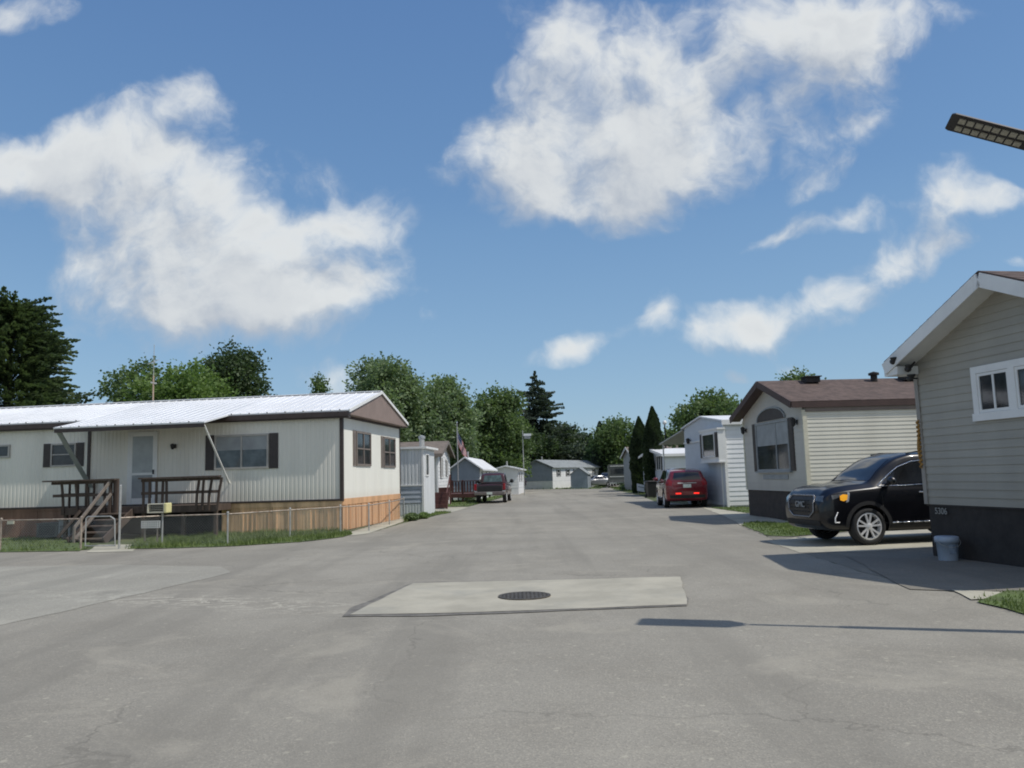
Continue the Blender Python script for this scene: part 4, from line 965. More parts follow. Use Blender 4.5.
# bucket
p = g(948.5, 561); e = empty('bucket', p); tag(e, 'white plastic bucket against the black skirting', 'bucket')
mb = MB(); mb.lathe([(0, .005), (.135, .005), (.14, .02), (.165, .36), (.172, .36), (.172, .33)], n=24); mb.lathe([(.158, .34), (.158, .31), (0, .30)], n=24); mb.build('pail', M['bucket'], e, True)
mb = MB(); mb.lathe([(.167, .30), (.182, .30), (.182, .345), (.178, .385), (.16, .395), (.0, .395)], n=24); mb.build('lid', M['bucket'], e, True)
mb = MB(); P_ = [(.185*math.cos(a), -.05-.13*math.sin(a)*.9, .33-.10*math.sin(a)) for a in [math.pi*i/12 for i in range(13)]]; mb.path(P_, .004, 5); mb.build('handle', M['galv'], e)
mb = MB()
for i in range(8):
    a = -1.9+i*.16; b = a+.16; mb.quad(*[(r_*math.cos(q_), r_*math.sin(q_), z) for (r_, q_, z) in ((.1515, a, .12), (.1515, b, .12), (.162, b, .27), (.162, a, .27))])
mb.build('label_band', mat('bucket_label', (.22, .27, .34), .5, .3, 9), e)

# ------------------------------------------------------------------ street light (pole just outside the view)
tip = Vector((4.41, 7.61, 4.93)); dirl = Vector((math.sin(SUN_AZ), math.cos(SUN_AZ), 0))
e = empty('street_light', tip+dirl*1.75-Vector((0, 0, 4.93))); tag(e, 'dark street light head with rows of lenses on an arm at the upper right', 'street light')
base = e.location.copy(); rz = math.atan2(dirl.y, dirl.x); e.rotation_euler = (0, 0, rz)
mb = MB(); mb.lathe([(.075, 0), (.065, 4.55), (.0, 4.55)], n=16); mb.lathe([(.16, 0), (.16, .03), (.09, .06)], n=16); mb.build('pole', M['lampbody'], e)
mb = MB(); mb.tube((-.05, 0, 4.44), (-.88, 0, 4.55), .035, n=10); mb.build('arm', M['lampbody'], e)
mb = MB(); x0, x1 = -1.75, -.98; hw = .20
P_ = [(x0, -hw+.03), (x0, hw-.03), (x0+.03, hw), (x1, hw), (x1+.14, .06), (x1+.14, -.06), (x1, -hw), (x0+.03, -hw)]
zb3, zt3 = 4.93, 4.95; n = len(P_)
mb.add([(x, y, zb3) for x, y in P_]+[(x*.985-.02, y*.9, zt3) for x, y in P_], [tuple(range(n-1, -1, -1)), tuple(range(n, 2*n))]+[(i, (i+1) % n, n+(i+1) % n, n+i) for i in range(n)])
for k in range(7): mb.box(x0+.2+k*.08, x0+.21+k*.08, -.12, .12, zt3, zt3+.02)
TL = 26.0
def tilt(m_): m_.v = [tuple(Matrix.Rotation(R(TL), 3, 'Y') @ (Vector(p_)-Vector((x0, 0, zb3)))+Vector((x0, 0, zb3))) for p_ in m_.v]
tilt(mb); hd = fix_normals(mb.build('lamp_head', M['lampbody'], e))
for r_ in (-1, 1):
    mb = MB()
    for k in range(8): xk = x0+.085+k*.078; mb.box(xk, xk+.062, r_*.085-.05, r_*.085+.05, zb3-.012, zb3-.002)
    tilt(mb); mb.build('lens_row', M['led'], hd)

# ------------------------------------------------------------------ white home third on the right
p = g(728, 507.5); ang7 = math.atan2(.1, 1.0); o7 = Vector((p.x, p.y, 0)); W7 = 5.4
h7 = Home('mobile_home', (p.x, p.y), ang7, 'white mobile home with boxed bay window and side awning beside the red SUV', 'mobile home', 'mobile homes along the street')
fe7 = Face((0, 0, 0), (0, 1, 0), (-1, 0, 0)); E7 = 3.66; RZ7 = 4.02
mb = MB(); mb.box(.03, 14, .02, W7-.02, .02, E7); lap(mb, ff, lambda z: (.05, 14), .08, E7-.02, .2, .022); mb.build('wall', M['lapwhite'], h7.o)
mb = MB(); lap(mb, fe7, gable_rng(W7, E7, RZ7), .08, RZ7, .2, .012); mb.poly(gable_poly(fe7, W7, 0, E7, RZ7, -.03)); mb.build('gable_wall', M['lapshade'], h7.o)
mb = MB(); s7 = (RZ7-E7)/(W7/2)
roof_slab(mb, -.12, 14.2, -.15, E7-s7*.15+.01, W7/2, RZ7+.01, .06); roof_slab(mb, -.12, 14.2, W7+.15, E7-s7*.15+.01, W7/2, RZ7+.01, .06); mb.build('roof', M['roofwhite'], h7.o)
mb = MB(); mb.box(-.03, .09, -.03, .04, 0, E7-.02); mb.fbox(fe7, .04, W7, E7-.75, E7-.68, .015, .06); mb.box(-.12, 14, -.18, -.15, E7-.16, E7+.05)
mb.fbox(fe7, .35, .42, 0, E7-.68, .015, .05)
mb.build('trim', M['whitetrim'], h7.o)
u0, u1, z0, z1 = h7.rect(fe7, 700.5, 716.5, 432, 461)
fb7 = Face((-.32, 0, 0), (0, 1, 0), (-1, 0, 0))
u0, u1, z0, z1 = h7.rect(fb7, 703, 715.5, 433.5, 457.5)
mb = MB(); mb.box(-.32, 0, u0-.35, u1+.35, z0-.18, z1+.12); mb.box(-.36, 0, u0-.40, u1+.40, z1+.12, z1+.2); mb.box(-.36, 0, u0-.38, u1+.38, z0-.24, z0-.18); mb.build('bay', M['whitetrim'], h7.o)
window(h7, fb7, (u0, u1, z0, z1), 'whitetrim', 'pane', .06, (), (), (1, 1), sw=.28)
uu, zz = h7.onface(691, 441, fe7); mb = MB(); c_ = fe7.p(uu, zz, .15); mb.lathe([(.0, .16), (.1, .1), (.07, -.1), (.0, -.15)], c_, n=8); mb.tube(fe7.p(uu, zz+.05, .0), c_, .02); mb.build('wall_lamp', M['black'], h7.o)
# awning running along the far side
mb = MB(); ya = W7+.05; yb = W7+4.2; aw0 = -.1
vs = [(aw0, ya, E7-.03), (9, ya, E7-.03), (9, yb, E7-.55), (aw0, yb, E7-.55)]
mb.add(vs+[(x, y, z-.07) for x, y, z in vs], [(0, 1, 2, 3), (7, 6, 5, 4), (0, 4, 5, 1), (1, 5, 6, 2), (2, 6, 7, 3), (3, 7, 4, 0)])
aw = mb.build('awning', mat('awning_metal', (.42, .42, .40), .5), h7.o)
for x in (.1, 3, 6): mb = MB(); mb.tube((x, yb-.1, 0), (x, yb-.1, E7-.6), .04); mb.build('awning_post', M['whitetrim'], aw)
# home beyond, showing under the awning
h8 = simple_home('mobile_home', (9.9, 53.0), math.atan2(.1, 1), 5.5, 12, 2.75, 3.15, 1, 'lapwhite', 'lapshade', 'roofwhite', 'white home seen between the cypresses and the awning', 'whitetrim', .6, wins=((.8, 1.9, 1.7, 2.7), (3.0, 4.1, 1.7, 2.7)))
# white end wall with beige roof beyond the cypresses
h9 = simple_home('mobile_home', (10.5, 70.5), math.atan2(.05, 1), 5.0, 10, 3.1, 3.9, 1, 'greytin', 'greytin', 'shingle2', 'pale grey home end wall standing left of the cypresses', 'greytin', .3, over=.25)

# lamp post with globe
p = dep(667, 470, 62); pt = dep(667, 422.5, 62).z; e = empty('globe_lamp', (p.x, p.y, 0)); tag(e, 'lamp post topped by a small white globe above the awning', 'lamp post')
mb = MB(); mb.tube((0, 0, 0), (0, 0, pt-.15), .06, .05, n=10); mb.build('post', M['black'], e); mb = MB(); mb.ball((0, 0, pt), .17, 16); mb.build('globe', M['globe'], e, True)
# wheelie bin and sign
p = g(651.5, 498); e = empty('wheelie_bin', p, R(8)); tag(e, 'black wheeled rubbish bin beside the red SUV', 'rubbish bin')
mb = MB(); mb.add([(-.24, -.26, .06), (.24, -.26, .06), (.24, .26, .06), (-.24, .26, .06), (-.3, -.34, .98), (.3, -.34, .98), (.3, .36, .98), (-.3, .36, .98)], [(0, 3, 2, 1), (4, 5, 6, 7), (0, 1, 5, 4), (1, 2, 6, 5), (2, 3, 7, 6), (3, 0, 4, 7)]); bevel(mb.build('bin_body', M['black'], e), .03)
mb = MB(); mb.box(-.33, .33, -.38, .4, .985, 1.06); bevel(mb.build('lid', M['black'], e), .03)
for x in (-.27, .27): mb = MB(); mb.tube((x-.03, .3, .12), (x+.03, .3, .12), .12, n=14); mb.build('wheel', M['tyre'], e)
p = g(642.5, 494.5); e = empty('yard_sign', p, R(6)); tag(e, 'small tilted white board sign in the grass by the cypress', 'sign')
mb = MB(); mb.quad((-.38, 0, .28), (.38, 0, .12), (.38, .02, .62), (-.38, .02, .82)); mb.quad((-.38, .02, .28), (.38, .02, .12), (.38, .04, .62), (-.38, .04, .82)); mb.build('board', M['signwhite'], e)
mb = MB(); mb.quad((-.3, -.012, .55), (.3, -.012, .43), (.3, -.01, .49), (-.3, -.01, .61)); mb.build('dark_line', M['greytin'], e)
for x in (-.3, .3): mb = MB(); mb.tube((x, .05, 0), (x, .05, .5), .015); mb.build('stake', M['galv'], e)
# bird house on a tall pole by the spruce
p = dep(527.5, 440, 60)
p0 = dep(527, 437, 66); e = empty('birdhouse_pole', (p0.x, p0.y, 0)); tag(e, 'pale birdhouse on a tall thin pole in front of the spruce', 'birdhouse')
mb = MB(); mb.tube((-.35, 0, 0), (-.35, 0, p0.z+.55), .035, n=8); mb.build('pole', M['galv'], e)
mb = MB(); mb.box(-.22, .28, -.2, .2, p0.z-.14, p0.z+.08); mb.build('house', M['greytin'], e)
mb = MB(); mb.add([(-.28, -.26, p0.z+.08), (.34, -.26, p0.z+.08), (.34, .26, p0.z+.08), (-.28, .26, p0.z+.08), (-.28, 0, p0.z+.28), (.34, 0, p0.z+.28)], [(0, 1, 5, 4), (3, 4, 5, 2), (0, 4, 3), (1, 2, 5), (0, 3, 2, 1)]); mb.build('roof', M['greytin'], e)

# ------------------------------------------------------------------ vehicles
def pch(xs, ys, x):
    n = len(xs)
    if x <= xs[0]: return ys[0]
    if x >= xs[-1]: return ys[-1]
    for i in range(n-1):
        if x <= xs[i+1]: break
    def sl(i):
        if i == 0 or i == n-1: return 0 if False else ((ys[1]-ys[0])/(xs[1]-xs[0]) if i == 0 else (ys[-1]-ys[-2])/(xs[-1]-xs[-2]))
        a = (ys[i]-ys[i-1])/(xs[i]-xs[i-1]); b = (ys[i+1]-ys[i])/(xs[i+1]-xs[i])
        return 0 if a*b <= 0 else 2*a*b/(a+b)
    h = xs[i+1]-xs[i]; t_ = (x-xs[i])/h; m0, m1 = sl(i)*h, sl(i+1)*h
    return (2*t_**3-3*t_**2+1)*ys[i]+(t_**3-2*t_**2+t_)*m0+(-2*t_**3+3*t_**2)*ys[i+1]+(t_**3-t_**2)*m1
def ring(zb, w_, zs, wt, zt):
    ws = w_*.955
    pts = [(0, zb), (.6*w_, zb), (.90*w_, zb+.02), (w_*.985, zb+.12), (w_, zb+(zs-zb)*.5), (w_*.985, zs-.07), (ws, zs), (wt+(ws-wt)*.52, zs+(zt-zs)*.46), (wt+(ws-wt)*.08, zs+(zt-zs)*.86), (wt*.93, zt-(zt-zs)*.045), (wt*.72, zt), (wt*.4, zt+.012), (0, zt+.016)]
    out = []; n = len(pts)
    for i in range(n-1):
        p0, p1, p2, p3 = pts[max(0, i-1)], pts[i], pts[i+1], pts[min(n-1, i+2)]
        for k in range(3):
            t_ = k/3; f = lambda a, b, c, d: .5*((2*b)+(-a+c)*t_+(2*a-5*b+4*c-d)*t_*t_+(-a+3*b-3*c+d)*t_**3)
            lin = 1 if (i in (5, 6)) else 0
            if lin: out.append((p1[0]+(p2[0]-p1[0])*t_, p1[1]+(p2[1]-p1[1])*t_))
            else: out.append((f(p0[0], p1[0], p2[0], p3[0]), f(p0[1], p1[1], p2[1], p3[1])))
    out.append(pts[-1]); return out
def loft(stations, step=.06):
    xs = [s_[0] for s_ in stations]; cols = [[s_[k] for s_ in stations] for k in range(1, 6)]
    X_ = []; x = xs[0]
    while x < xs[-1]: X_.append(x); x += step
    X_ = sorted(set(X_+xs)); X_ = [x for i, x in enumerate(X_) if i == 0 or x-X_[i-1] > .012 or x in xs]
    mb = MB(); rings = []
    for x in X_:
        r_ = ring(*[pch(xs, c, x) for c in cols]); full = [(x, y, z) for y, z in r_]+[(x, -y, z) for y, z in r_[-2:0:-1]]
        rings.append(full)
    n = len(rings[0]); vs = [v_ for r_ in rings for v_ in r_]
    fs = [(k*n+i, k*n+(i+1) % n, (k+1)*n+(i+1) % n, (k+1)*n+i) for k in range(len(rings)-1) for i in range(n)]
    fs += [tuple(range(n)), tuple(range((len(rings)-1)*n, len(rings)*n))[::-1]]
    mb.add(vs, fs); return mb
def cyl_y(name, x, z, r_, y0, y1, n=40):
    mb = MB(); vs = [(x+r_*math.cos(2*math.pi*i/n), y, z+r_*math.sin(2*math.pi*i/n)) for y in (y0, y1) for i in range(n)]
    mb.add(vs, [(i, (i+1) % n, n+(i+1) % n, n+i) for i in range(n)]+[tuple(range(n-1, -1, -1)), tuple(range(n, 2*n))]); return fix_normals(mb.build(name, M['clad']))
class Car:
    def __init__(s, loc, heading, label, cat, paint, stations, axles, wr, group='parked cars', name='parked_car', wy=.80, cut=.06):
        s.e = empty(name, (0, 0, 0)); tag(s.e, label, cat, group); s.paint = paint; s.loc = loc; s.head = heading
        body = fix_normals(loft(stations).build('body', M[paint], None, True))
        dg = bpy.context.evaluated_depsgraph_get(); s.bvh = BVHTree.FromObject(body, dg)
        cs = []
        for ax_ in axles:
            for sy in (-1, 1):
                c = cyl_y('cut', ax_, wr+.01, wr+cut, *sorted((sy*.52, sy*1.3))); cs.append(c)
                m = body.modifiers.new('b', 'BOOLEAN'); m.operation = 'DIFFERENCE'; m.object = c; m.solver = 'EXACT'
        dg = bpy.context.evaluated_depsgraph_get(); dg.update(); me = bpy.data.meshes.new_from_object(body.evaluated_get(dg)); body.modifiers.clear(); body.data = me
        for c in cs: bpy.data.objects.remove(c)
        me.polygons.foreach_set('use_smooth', [abs(p_.normal.y) < 2 for p_ in me.polygons])
        try: me.set_sharp_from_angle(angle=R(38))
        except Exception: pass
        body.parent = s.e; s.body = body; s.axles = axles; s.wr = wr
        for ax_ in axles:
            for sy in (-1, 1): s.wheel(ax_, sy, wy)
    def wheel(s, x, sy, wy):
        r_ = s.wr; e = empty('wheel', (x, sy*wy, r_)); e.parent = s.e
        if sy < 0: e.rotation_euler = (0, 0, math.pi)
        mb = MB(); mb.lathe([(r_*.72, .10), (r_*.76, .118), (r_*.94, .112), (r_*.99, .085), (r_, .04), (r_, -.04), (r_*.99, -.085), (r_*.94, -.112), (r_*.72, -.11), (r_*.72, .10)], axis='Y', n=36); mb.build('tyre', M['tyre'], e, True)
        mb = MB(); rr = r_*.72; mb.lathe([(rr*1.01, .105), (rr*.93, .112), (rr*.90, .08), (rr*.88, -.08)], axis='Y', n=36)
        for k in range(5):
            a = 2*math.pi*k/5+.3
            for da in (-.24, .24):
                c0 = Vector((math.cos(a+da*.5)*rr*.12, .085, math.sin(a+da*.5)*rr*.12)); c1 = Vector((math.cos(a+da)*rr*.93, .10, math.sin(a+da)*rr*.93)); mb.bar(c0, c1, rr*.13, .03, up=(0, 1, 0))
        mb.lathe([(rr*.26, .06), (rr*.24, .105), (rr*.1, .115), (0, .115)], axis='Y', n=20); mb.build('rim', M['alloy'], e)
        mb = MB(); mb.lathe([(rr*.9, .0), (0, .0)], axis='Y', n=24); mb.build('brake_disc', M['clad'], e)
    def cast(s, o, d):
        h = s.bvh.ray_cast(Vector(o), Vector(d)); return h[0], h[1]
    def patch(s, name, m, lo, hi, view, n=14, k=6, eps=.006, label=None, parent=None):
        # lo / hi: outlines as lists of 2D points; side view uses (x, z), front and rear use (y, z), top uses (x, y)
        def samp(P_, t_):
            f = t_*(len(P_)-1); i = min(int(f), len(P_)-2); a, b = P_[i], P_[i+1]; f -= i; return (a[0]+(b[0]-a[0])*f, a[1]+(b[1]-a[1])*f)
        sides = {'left': [(1, 1)], 'right': [(1, -1)], 'front': [(0, 1)], 'rear': [(0, -1)], 'top': [(2, 1)]}[view]
        ax_, sg = sides[0]; vs = []; ok = True
        for i in range(n+1):
            a, b = samp(lo, i/n), samp(hi, i/n)
            for j in range(k+1):
                p_ = (a[0]+(b[0]-a[0])*j/k, a[1]+(b[1]-a[1])*j/k)
                if ax_ == 1: o = (p_[0], sg*3, p_[1]); d = (0, -sg, 0)
                elif ax_ == 0: o = (sg*5, p_[0], p_[1]); d = (-sg, 0, 0)
                else: o = (p_[0], p_[1], 4); d = (0, 0, -1)
                h, nn = s.cast(o, d)
                if h is None: vs.append(None); continue
                if nn.dot(Vector(d)) > 0: nn = -nn
                vs.append(h+nn*eps)
        mb = MB(); mb.v = [tuple(v_) if v_ else (0, 0, 0) for v_ in vs]
        for i in range(n):
            for j in range(k):
                q_ = (i*(k+1)+j, (i+1)*(k+1)+j, (i+1)*(k+1)+j+1, i*(k+1)+j+1)
                if all(vs[z] is not None for z in q_): mb.f.append(q_); mb.m.append(0)
        o = mb.build(name, M[m] if isinstance(m, str) else m, parent or s.e, True)
        if label: o['label'] = label
        return o
    def line(s, name, m, pts, view, w_=.012, eps=.008, parent=None, r_=None):
        sg = {'left': 1, 'right': -1}.get(view); P_ = []
        for a, b in zip(pts, pts[1:]):
            for i in range(8):
                f = i/8; x, z = a[0]+(b[0]-a[0])*f, a[1]+(b[1]-a[1])*f
                if view in ('left', 'right'): h, nn = s.cast((x, sg*3, z), (0, -sg, 0))
                elif view == 'front': h, nn = s.cast((5, x, z), (-1, 0, 0))
                elif view == 'rear': h, nn = s.cast((-5, x, z), (1, 0, 0))
                else: h, nn = s.cast((x, z, 4), (0, 0, -1))
                if h: P_.append(h+Vector({'left': (0, eps, 0), 'right': (0, -eps, 0), 'front': (eps, 0, 0), 'rear': (-eps, 0, 0), 'top': (0, 0, eps)}[view]))
        mb = MB(); mb.path(P_, w_, 5); return mb.build(name, M[m], parent or s.e, True)
    def arch(s, x, view, r0, r1, m='clad', z=None):
        z = z or s.wr; lo = [(x+r0*math.cos(a), z+r0*math.sin(a)) for a in [R(180*i/18) for i in range(19)]]; hi = [(x+r1*math.cos(a), z+r1*math.sin(a)) for a in [R(180*i/18) for i in range(19)]]
        return s.patch('wheel_arch', m, lo, hi, view, 36, 2, .012)
    def place(s): s.e.location = s.loc; s.e.rotation_euler = (0, 0, s.head)

SUV = [(-2.31, .50, .66, .98, .56, 1.04), (-2.28, .40, .80, 1.10, .62, 1.28), (-2.18, .32, .885, 1.15, .64, 1.52), (-2.0, .29, .91, 1.17, .655, 1.68), (-1.3, .25, .92, 1.16, .67, 1.77), (-.5, .24, .92, 1.13, .68, 1.80), (.2, .24, .92, 1.12, .68, 1.79), (.55, .24, .92, 1.115, .665, 1.715), (.95, .24, .92, 1.11, .66, 1.49), (1.28, .25, .92, 1.10, .70, 1.24), (1.42, .25, .92, 1.09, .74, 1.205), (1.8, .27, .91, 1.06, .72, 1.17), (2.1, .29, .88, 1.01, .67, 1.11), (2.24, .33, .82, .92, .62, 1.0), (2.32, .45, .70, .80, .54, .86)]
def dress_suv(c, brand, dark):
    for v_ in ('left', 'right'):
        c.patch('side_window', 'carglass', [(1.02, 1.17), (.5, 1.17), (.02, 1.18)], [(1.02, 1.19), (.62, 1.49), (.02, 1.62)], v_)
        c.patch('side_window', 'carglass', [(-.06, 1.18), (-.9, 1.21)], [(-.06, 1.62), (-.9, 1.61)], v_)
        c.patch('side_window', 'carglass', [(-.98, 1.22), (-1.55, 1.26), (-1.75, 1.30)], [(-.98, 1.60), (-1.5, 1.55), (-1.75, 1.46)], v_)
        c.line('window_trim', 'chrome', [(1.12, 1.14), (.5, 1.145), (-.9, 1.18), (-1.6, 1.24), (-1.85, 1.30)], v_, .009)
        c.line('window_trim', 'chrome', [(1.12, 1.15), (.86, 1.34), (.6, 1.51), (.3, 1.61), (-.3, 1.66), (-.9, 1.655)], v_, .012)
        for x in (1.08, .0, -.95): c.line('door_seam', 'black', [(x, .42), (x, 1.12)], v_, .004, .001)
        c.line('door_seam', 'black', [(1.08, .42), (-.9, .42)], v_, .004, .001)
        c.patch('sill_cladding', 'clad', [(.95, .27), (-.9, .27)], [(.95, .40), (-.9, .40)], v_, 16, 2, .01)
        c.line('sill_trim', 'chrome', [(.92, .425), (-.88, .425)], v_, .014, .026)
        for ax_ in c.axles: c.arch(ax_, v_, c.wr+.055, c.wr+.13)
        for x in (.22, -.72): c.line('door_handle', 'chrome' if dark else c.paint, [(x-.1, 1.0), (x+.1, 1.005)], v_, .016, .025)
        sg = 1 if v_ == 'left' else -1
        mb = MB(); mb.ball((.92, sg*1.0, 1.24), .12, 12, sq=(.65, 1, .7)); mb.bar((.93, sg*.86, 1.16), (.93, sg*.98, 1.21), .06, .05); mb.build('mirror', M[c.paint], c.e, True)
        if dark: mb = MB(); mb.path([(.3, sg*.62, 1.775), (.1, sg*.63, 1.81), (-1.3, sg*.62, 1.80), (-1.5, sg*.61, 1.755)], .016); mb.build('roof_rail', M['black'], c.e, True)
        c.patch('tail_lamp', 'redlens', [(-2.08, .98), (-2.24, .98)], [(-2.05, 1.22), (-2.22, 1.22)], v_, 6, 4, .008)
    # windshield and rear window, seen from front / rear
    c.patch('windshield', 'carglass', [(-.70, 1.25), (0, 1.27), (.70, 1.25)], [(-.55, 1.67), (0, 1.70), (.55, 1.67)], 'front', 16, 12)
    c.patch('rear_window', 'carglass', [(-.60, 1.22), (0, 1.20), (.60, 1.22)], [(-.52, 1.52), (0, 1.54), (.52, 1.52)], 'rear', 14, 8)
    for sg in (-1, 1):
        c.patch('tail_lamp', 'redlens', [(sg*.66, .95), (sg*.84, .97)], [(sg*.62, 1.14), (sg*.80, 1.28)], 'rear', 8, 6, .01)
        c.patch('brake_lamp', 'redlit', [(sg*.27, .60), (sg*.50, .60)], [(sg*.27, .65), (sg*.50, .65)], 'rear', 4, 2, .012)
        c.patch('headlight', 'smokelens', [(sg*.54, .88), (sg*.78, .86)], [(sg*.54, .97), (sg*.74, .98)], 'front', 8, 4, .008)
    c.patch('licence_plate', 'plate', [(-.17, .87), (.17, .87)], [(-.17, 1.02), (.17, 1.02)], 'rear', 2, 2, .02)
    c.patch('chrome_strip', 'chrome', [(-.40, 1.05), (.40, 1.05)], [(-.40, 1.085), (.40, 1.085)], 'rear', 8, 2, .02)
    c.patch('bumper', 'clad', [(-.74, .43), (0, .42), (.74, .43)], [(-.76, .56), (0, .55), (.76, .56)], 'rear', 12, 4, .012)
sv = empty('tmp'); bpy.data.objects.remove(sv)
def suv_front(c):
    # grille with chrome surround, emblem letters, hood seam, corner blades
    c.patch('grille', 'black', [(-.46, .66), (-.30, .58), (.30, .58), (.46, .66)], [(-.48, .90), (-.42, .97), (.42, .97), (.48, .90)], 'front', 16, 8, .01)
    c.line('grille_surround', 'dullchrome', [(-.50, .67), (-.33, .56), (.33, .56), (.50, .67), (.52, .90), (.44, .985), (-.44, .985), (-.52, .90), (-.50, .67)], 'front', .02, .015)
    for k in range(4): c.line('grille_bar', 'clad', [(-.46, .66+k*.075), (.46, .66+k*.075)], 'front', .009, .016)
    h, nn = c.cast((5, 0, .80), (-1, 0, 0)); text_mesh('emblem', 'GMC', .17, M['greytin'], c.e, (h.x+.035, 0, .80), (R(90), 0, R(90)), .008)
    for sg, v_ in ((1, 'left'), (-1, 'right')):
        c.patch('headlight', 'smokelens', [(1.86, .99), (2.12, .90)], [(1.80, 1.03), (2.12, .99)], v_, 10, 4, .010)
        c.patch('indicator', 'amber', [(1.83, .90), (1.90, .87), (1.97, .89)], [(1.81, .99), (1.90, 1.0), (1.97, .97)], v_, 6, 4, .014)
        c.patch('headlight', 'clearlens', [(1.80, .86), (1.86, .84)], [(1.76, 1.03), (1.80, 1.04)], v_, 4, 4, .012)
        c.line('corner_blade', 'alloy', [(2.04, .66), (2.10, .54), (2.10, .46), (2.00, .46)], v_, .013, .012)
    c.patch('lower_bumper', 'clad', [(-.68, .39), (.68, .39)], [(-.68, .49), (.68, .49)], 'front', 12, 3, .012)
    c.line('hood_seam', 'black', [(1.45, .74), (1.9, .70), (2.2, .60)], 'top', .004, .001); c.line('hood_seam', 'black', [(1.45, -.74), (1.9, -.70), (2.2, -.60)], 'top', .004, .001)

# black SUV, nose toward the street
pw = g(866, 546.5); hd_ = math.atan2(-.14, -.99)
c1 = Car((0, 0, 0), hd_, 'glossy black SUV with chrome grille parked nose out beside the taupe home', 'SUV', 'carblack', SUV, (1.40, -1.33), .365, cut=.055)
dress_suv(c1, None, True); suv_front(c1)
fw_l = Matrix.Rotation(hd_, 3, 'Z') @ Vector((1.40, .90, 0))       # near (left) front wheel
c1.loc = pw-fw_l+Vector((.14, .1, .014)); c1.place()
# red SUV facing away
SUV2 = [(x*.985, zb, w_*1.0, zs-.01, wt*1.02, zt-.09) for x, zb, w_, zs, wt, zt in SUV]
pr = (g(655, 507)+g(704, 507))/2
c2 = Car((0, 0, 0), R(90-4), 'red SUV with lit brake lamps seen from behind, parked beside the white home', 'SUV', 'carred', SUV2, (1.40, -1.33), .36)
dress_suv(c2, None, False); c2.loc = Vector((pr.x+.28, pr.y+.9, .006)); c2.place()

# pickup seen from behind
PKB = [(-2.62, .55, .80, .98, .74, 1.06), (-2.58, .50, .90, 1.06, .82, 1.10), (-2.4, .48, .94, 1.10, .86, 1.14), (-1.0, .42, .95, 1.10, .86, 1.14), (.5, .40, .95, 1.09, .86, 1.13), (1.3, .40, .95, 1.08, .84, 1.13), (1.8, .42, .94, 1.05, .80, 1.12), (2.3, .45, .90, 1.0, .76, 1.06), (2.48, .5, .80, .92, .7, .98)]
CAB = [(-.75, 1.10, .78, 1.16, .66, 1.30), (-.70, 1.08, .84, 1.16, .70, 1.66), (-.5, 1.08, .88, 1.15, .72, 1.80), (.1, 1.08, .89, 1.14, .72, 1.83), (.5, 1.08, .88, 1.13, .70, 1.76), (.9, 1.08, .87, 1.12, .70, 1.42), (1.25, 1.08, .85, 1.11, .74, 1.18)]
pk = Car((0, 0, 0), R(90-4.5), 'dark red pickup truck parked at the kerb, seen from behind', 'pickup truck', 'carmaroon', PKB, (1.62, -1.55), .37, name='pickup_truck', group=None, wy=.82)
cab = fix_normals(loft(CAB).build('cab', M['carmaroon'], pk.e, True)); bvh0 = pk.bvh
pk.bvh = BVHTree.FromObject(cab, bpy.context.evaluated_depsgraph_get())
pk.patch('rear_window', mat('cab_glass', (.10, .15, .15), .08, .4, 5), [(-.60, 1.28), (.60, 1.28)], [(-.52, 1.68), (.52, 1.68)], 'rear', 10, 6, .01)
pk.patch('windshield', 'carglass', [(-.66, 1.2), (.66, 1.2)], [(-.58, 1.72), (.58, 1.72)], 'front', 10, 6, .01)
for v_ in ('left', 'right'): pk.patch('side_window', 'carglass', [(-.55, 1.25), (.95, 1.25)], [(-.5, 1.68), (.55, 1.66)], v_, 10, 6, .01)
pk.bvh = bvh0
mb = MB(); mb.box(-2.50, -.8, -.80, .80, 1.12, 1.165); mb.build('bed_cover', M['black'], pk.e)
pk.patch('tailgate', 'black', [(-.76, .70), (.76, .70)], [(-.76, 1.09), (.76, 1.09)], 'rear', 8, 6, .012, label='black tailgate')
mb = MB(); mb.box(-2.78, -2.60, -.92, .92, .50, .70); bevel(mb.build('bumper', mat('dull_bumper', (.20, .17, .16), .4, .1, 5, metal=.4), pk.e), .03)
mb = MB(); mb.box(-2.795, -2.781, -.17, .17, .53, .68); mb.build('licence_plate', M['plate'], pk.e)
mb = MB(); mb.box(-2.78, -2.6, -.06, .06, .38, .5); mb.build('tow_hitch', M['black'], pk.e)
for sg in (-1, 1):
    mb = MB(); mb.box(-2.63, -2.45, sg*.88-.07, sg*.88+.07, .80, 1.18); bevel(mb.build('tail_lamp', M['redlens'], pk.e), .02)
    mb = MB(); mb.box(-2.64, -2.5, sg*.86-.09, sg*.86+.09, .70, .758); mb.build('reverse_lamp', M['clearlens'], pk.e)
    mb = MB(); mb.ball((.75, sg*1.08, 1.3), .13, 10, sq=(.5, 1, 1)); mb.bar((.75, sg*.9, 1.2), (.75, sg*1.0, 1.25), .05); mb.build('mirror', M['black'], pk.e)
pp = (g(480, 503.5)+g(508, 502.5))/2; pk.loc = Vector((pp.x-.02, pp.y+2.0, .006)); pk.place()
